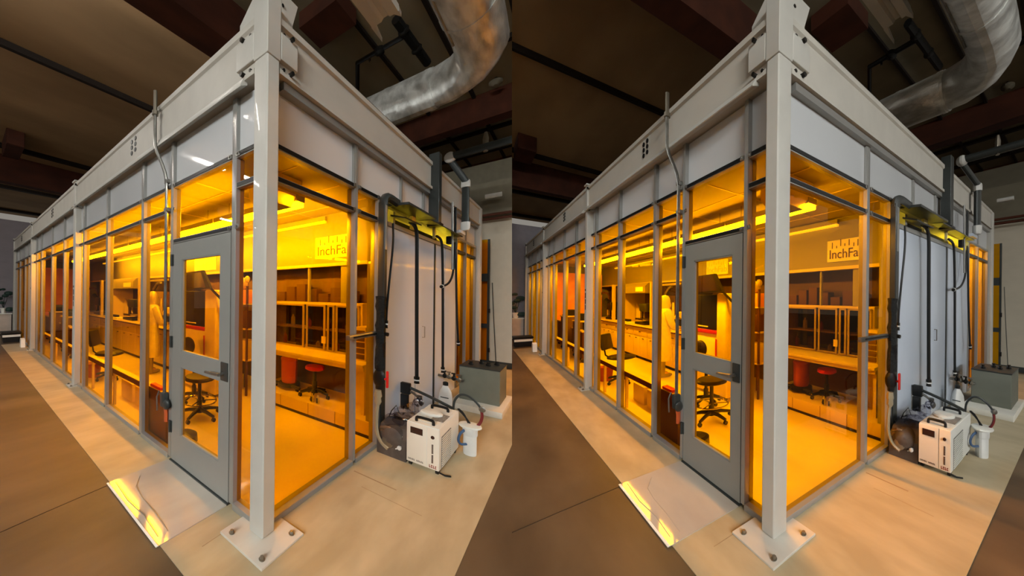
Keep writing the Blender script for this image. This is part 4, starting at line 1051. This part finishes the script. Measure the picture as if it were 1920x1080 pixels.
    # clutter of the second and third bays
    for k, (u, v, w, h, m) in enumerate([(7.3, .7, .5, .75, M_DARKEDGE), (8.0, .75, .55, .95, M_LABBACK), (8.8, .9, .6, .7, M_DARKEDGE), (9.8, .8, .6, 1.0, M_LABBACK), (10.8, .9, .7, .8, M_BROWNBOX)]):
        t = T('equipment_cart', ('dark equipment cart behind the far glass, {} from the second post, {{s}} cleanroom').format(['first', 'second', 'third', 'fourth', 'fifth'][k]), 'cart', (u, v, 0), 'equipment carts')
        t.part('body', B().box(u - w / 2, u + w / 2, v - .18, v + .18, .1, h, .02), m)
        t.part('top_tray', B().box(u - w / 2 - .02, u + w / 2 + .02, v - .2, v + .2, h, h + .03), M_CAB)
        t.part('instrument', B().box(u - w / 4, u + w / 5, v - .1, v + .12, h + .03, h + .22, .02), M_BLACKPL)
        for (a, c) in [(-1, -1), (1, -1), (-1, 1), (1, 1)]:
            t.part('caster', B().cyl((u + a * w * .4 - .015, v + c * .14, .05), (u + a * w * .4 + .015, v + c * .14, .05), .045, 10), M_BLACKPL)
    # behind the far amber window
    for k, (v, h) in enumerate([(5.2, .55), (5.9, .8)]):
        one('brown_carton', ['low brown carton', 'tall brown carton'][k] + ' behind the narrow amber window, {s} cleanroom', 'box', B().box(.3, .6, v - .2, v + .2, .006, h, .008), M_BROWNBOX, (.45, v, .006))
    one('hanging_pouch', 'dark pouch hanging behind the narrow amber window, {s} cleanroom', 'bag', B().box(.86, .88, 5.0, 5.25, 1.05, 1.35, .01), M_DARKEDGE, (.89, 5.1, 1.05))


def build_copy(name):
    global S
    S = RoomCopy(name)
    ground(); hall(); posts(); beams(); glazing(); door(); conduit(); overhead(); services(); lab(); machine(); person()


for nm in ('left-hand', 'right-hand'): build_copy(nm)  # left-hand and right-hand cleanroom are copies of the same room

# ---------------------------------------------------------------- shared hall floor, added fill lamps, hall lamp rows
me = bpy.data.meshes.new('floor')
bm = bmesh.new()
for x, y in ((-40, -14), (40, -14), (40, 30), (-40, 30)): bm.verts.new((x, y, -.001))
bm.faces.new(bm.verts[:]); bm.to_mesh(me); bm.free(); me.materials.append(M_CONC)
fl = bpy.data.objects.new('floor', me); COL.objects.link(fl); fl['kind'] = 'structure'; fl['label'] = 'worn brown concrete hall floor'; fl['category'] = 'floor'


class Hall:
    """plain world axes for the lamps of the shared aisle"""
    name = 'aisle'; left = True; kp = 1.0  # the aisle is only the gap left between the two copies

    def P(s, p): return Vector(p)


def fill_lamp(p, ln, axis, lab, m, w=.09):  # lamp added out of view to brighten the walls and floor
    t = T('pendant_strip_light', lab, 'lamp', p, None)
    x, y, z = p; h = ln / 2
    a = (h, w) if axis == 'x' else (w, h)
    t.part('housing', B().box(x - a[0], x + a[0], y - a[1] * .5, y + a[1] * .5, z + .06, z + .12), M_WHITE, clip=False)
    b = (h, w * .6) if axis == 'x' else (w * .6, h)
    t.part('tube', B().box(x - b[0], x + b[0], y - b[1], y + b[1], z, z + .06, .01), m, clip=False)
    t.part('hanger', B().cyl((x, y, z + .12), (x, y, z + .3), .01, 6), M_BOLT, clip=False)


S = Hall()
for k, (x, y, z, ln) in enumerate([(-5, -7, 5.4, 3.0), (0, -8.5, 5.4, 3.0), (5, -7, 5.4, 3.0), (0, -4.2, 5.6, 3.0), (10.5, -5, 5.4, 3.0), (-10.5, -5, 5.4, 3.0)]):
    fill_lamp((x, y, z), ln, 'x', ['hall strip light behind the viewer, towards the door side of the first cleanroom', 'hall strip light behind the viewer, on the aisle line',
                                    'hall strip light behind the viewer, towards the second cleanroom', 'short hall strip light high over the aisle',
                                    'far hall strip light out in front of the second cleanroom', 'far hall strip light out in front of the first cleanroom'][k], M_FILL, .22 if k == 3 else .3)


def lamp_row(site, u, spans):
    global S
    S = site
    for i, (v0, v1) in enumerate(spans):
        t = T('pendant_strip_light', 'hall strip light {} over the door side, row at {} metres, {{s}} cleanroom'.format(['one', 'two', 'three', 'four'][i], int(u)), 'lamp', (u, (v0 + v1) / 2, 6.64), 'row lights')
        t.part('housing', B().box(u - .12, u + .12, v1, v0, 6.70, 6.78), M_WHITE, clip=False)
        t.part('tube', B().box(u - .08, u + .08, v1, v0, 6.64, 6.70), M_TUBEFAR, clip=False)


SL, SR_ = RoomCopy('left-hand'), RoomCopy('right-hand')
for st in (SL, SR_):
    lamp_row(st, 8.55, [(-4.95, -6.1), (-6.7, -7.6)])
lamp_row(SL, 15.2, [(-4.8, -5.8), (-6.5, -7.8), (-8.1, -10.6), (-11, -12)])

# ---------------------------------------------------------------- world, camera, view
w = bpy.data.worlds.new('World'); SC.world = w; w.use_nodes = True
w.node_tree.nodes['Background'].inputs[0].default_value = (1, .93, .82, 1)
w.node_tree.nodes['Background'].inputs[1].default_value = .24

cam = bpy.data.cameras.new('Camera'); co = bpy.data.objects.new('Camera', cam); COL.objects.link(co)
co.location = EYE
co.matrix_world = Matrix.Translation(EYE) @ Matrix.Rotation(math.radians(90), 4, 'X') @ Matrix.Rotation(R0, 4, 'Z')
cam.sensor_fit = 'HORIZONTAL'; cam.sensor_width = 36; cam.lens = FN / 1920 * 36
px = 960 + (PP - 960) * CR - (HM - 540) * SR; py = 540 + (PP - 960) * SR + (HM - 540) * CR
cam.shift_x = (960 - px) / 1920; cam.shift_y = (py - 540) / 1920
cam.clip_start = .05; cam.clip_end = 200
SC.camera = co
vs = SC.view_settings
SC.display_settings.display_device = 'sRGB'
vs.view_transform = 'Standard'; vs.look = 'None'; vs.exposure = 0; vs.gamma = 1; vs.use_curve_mapping = False
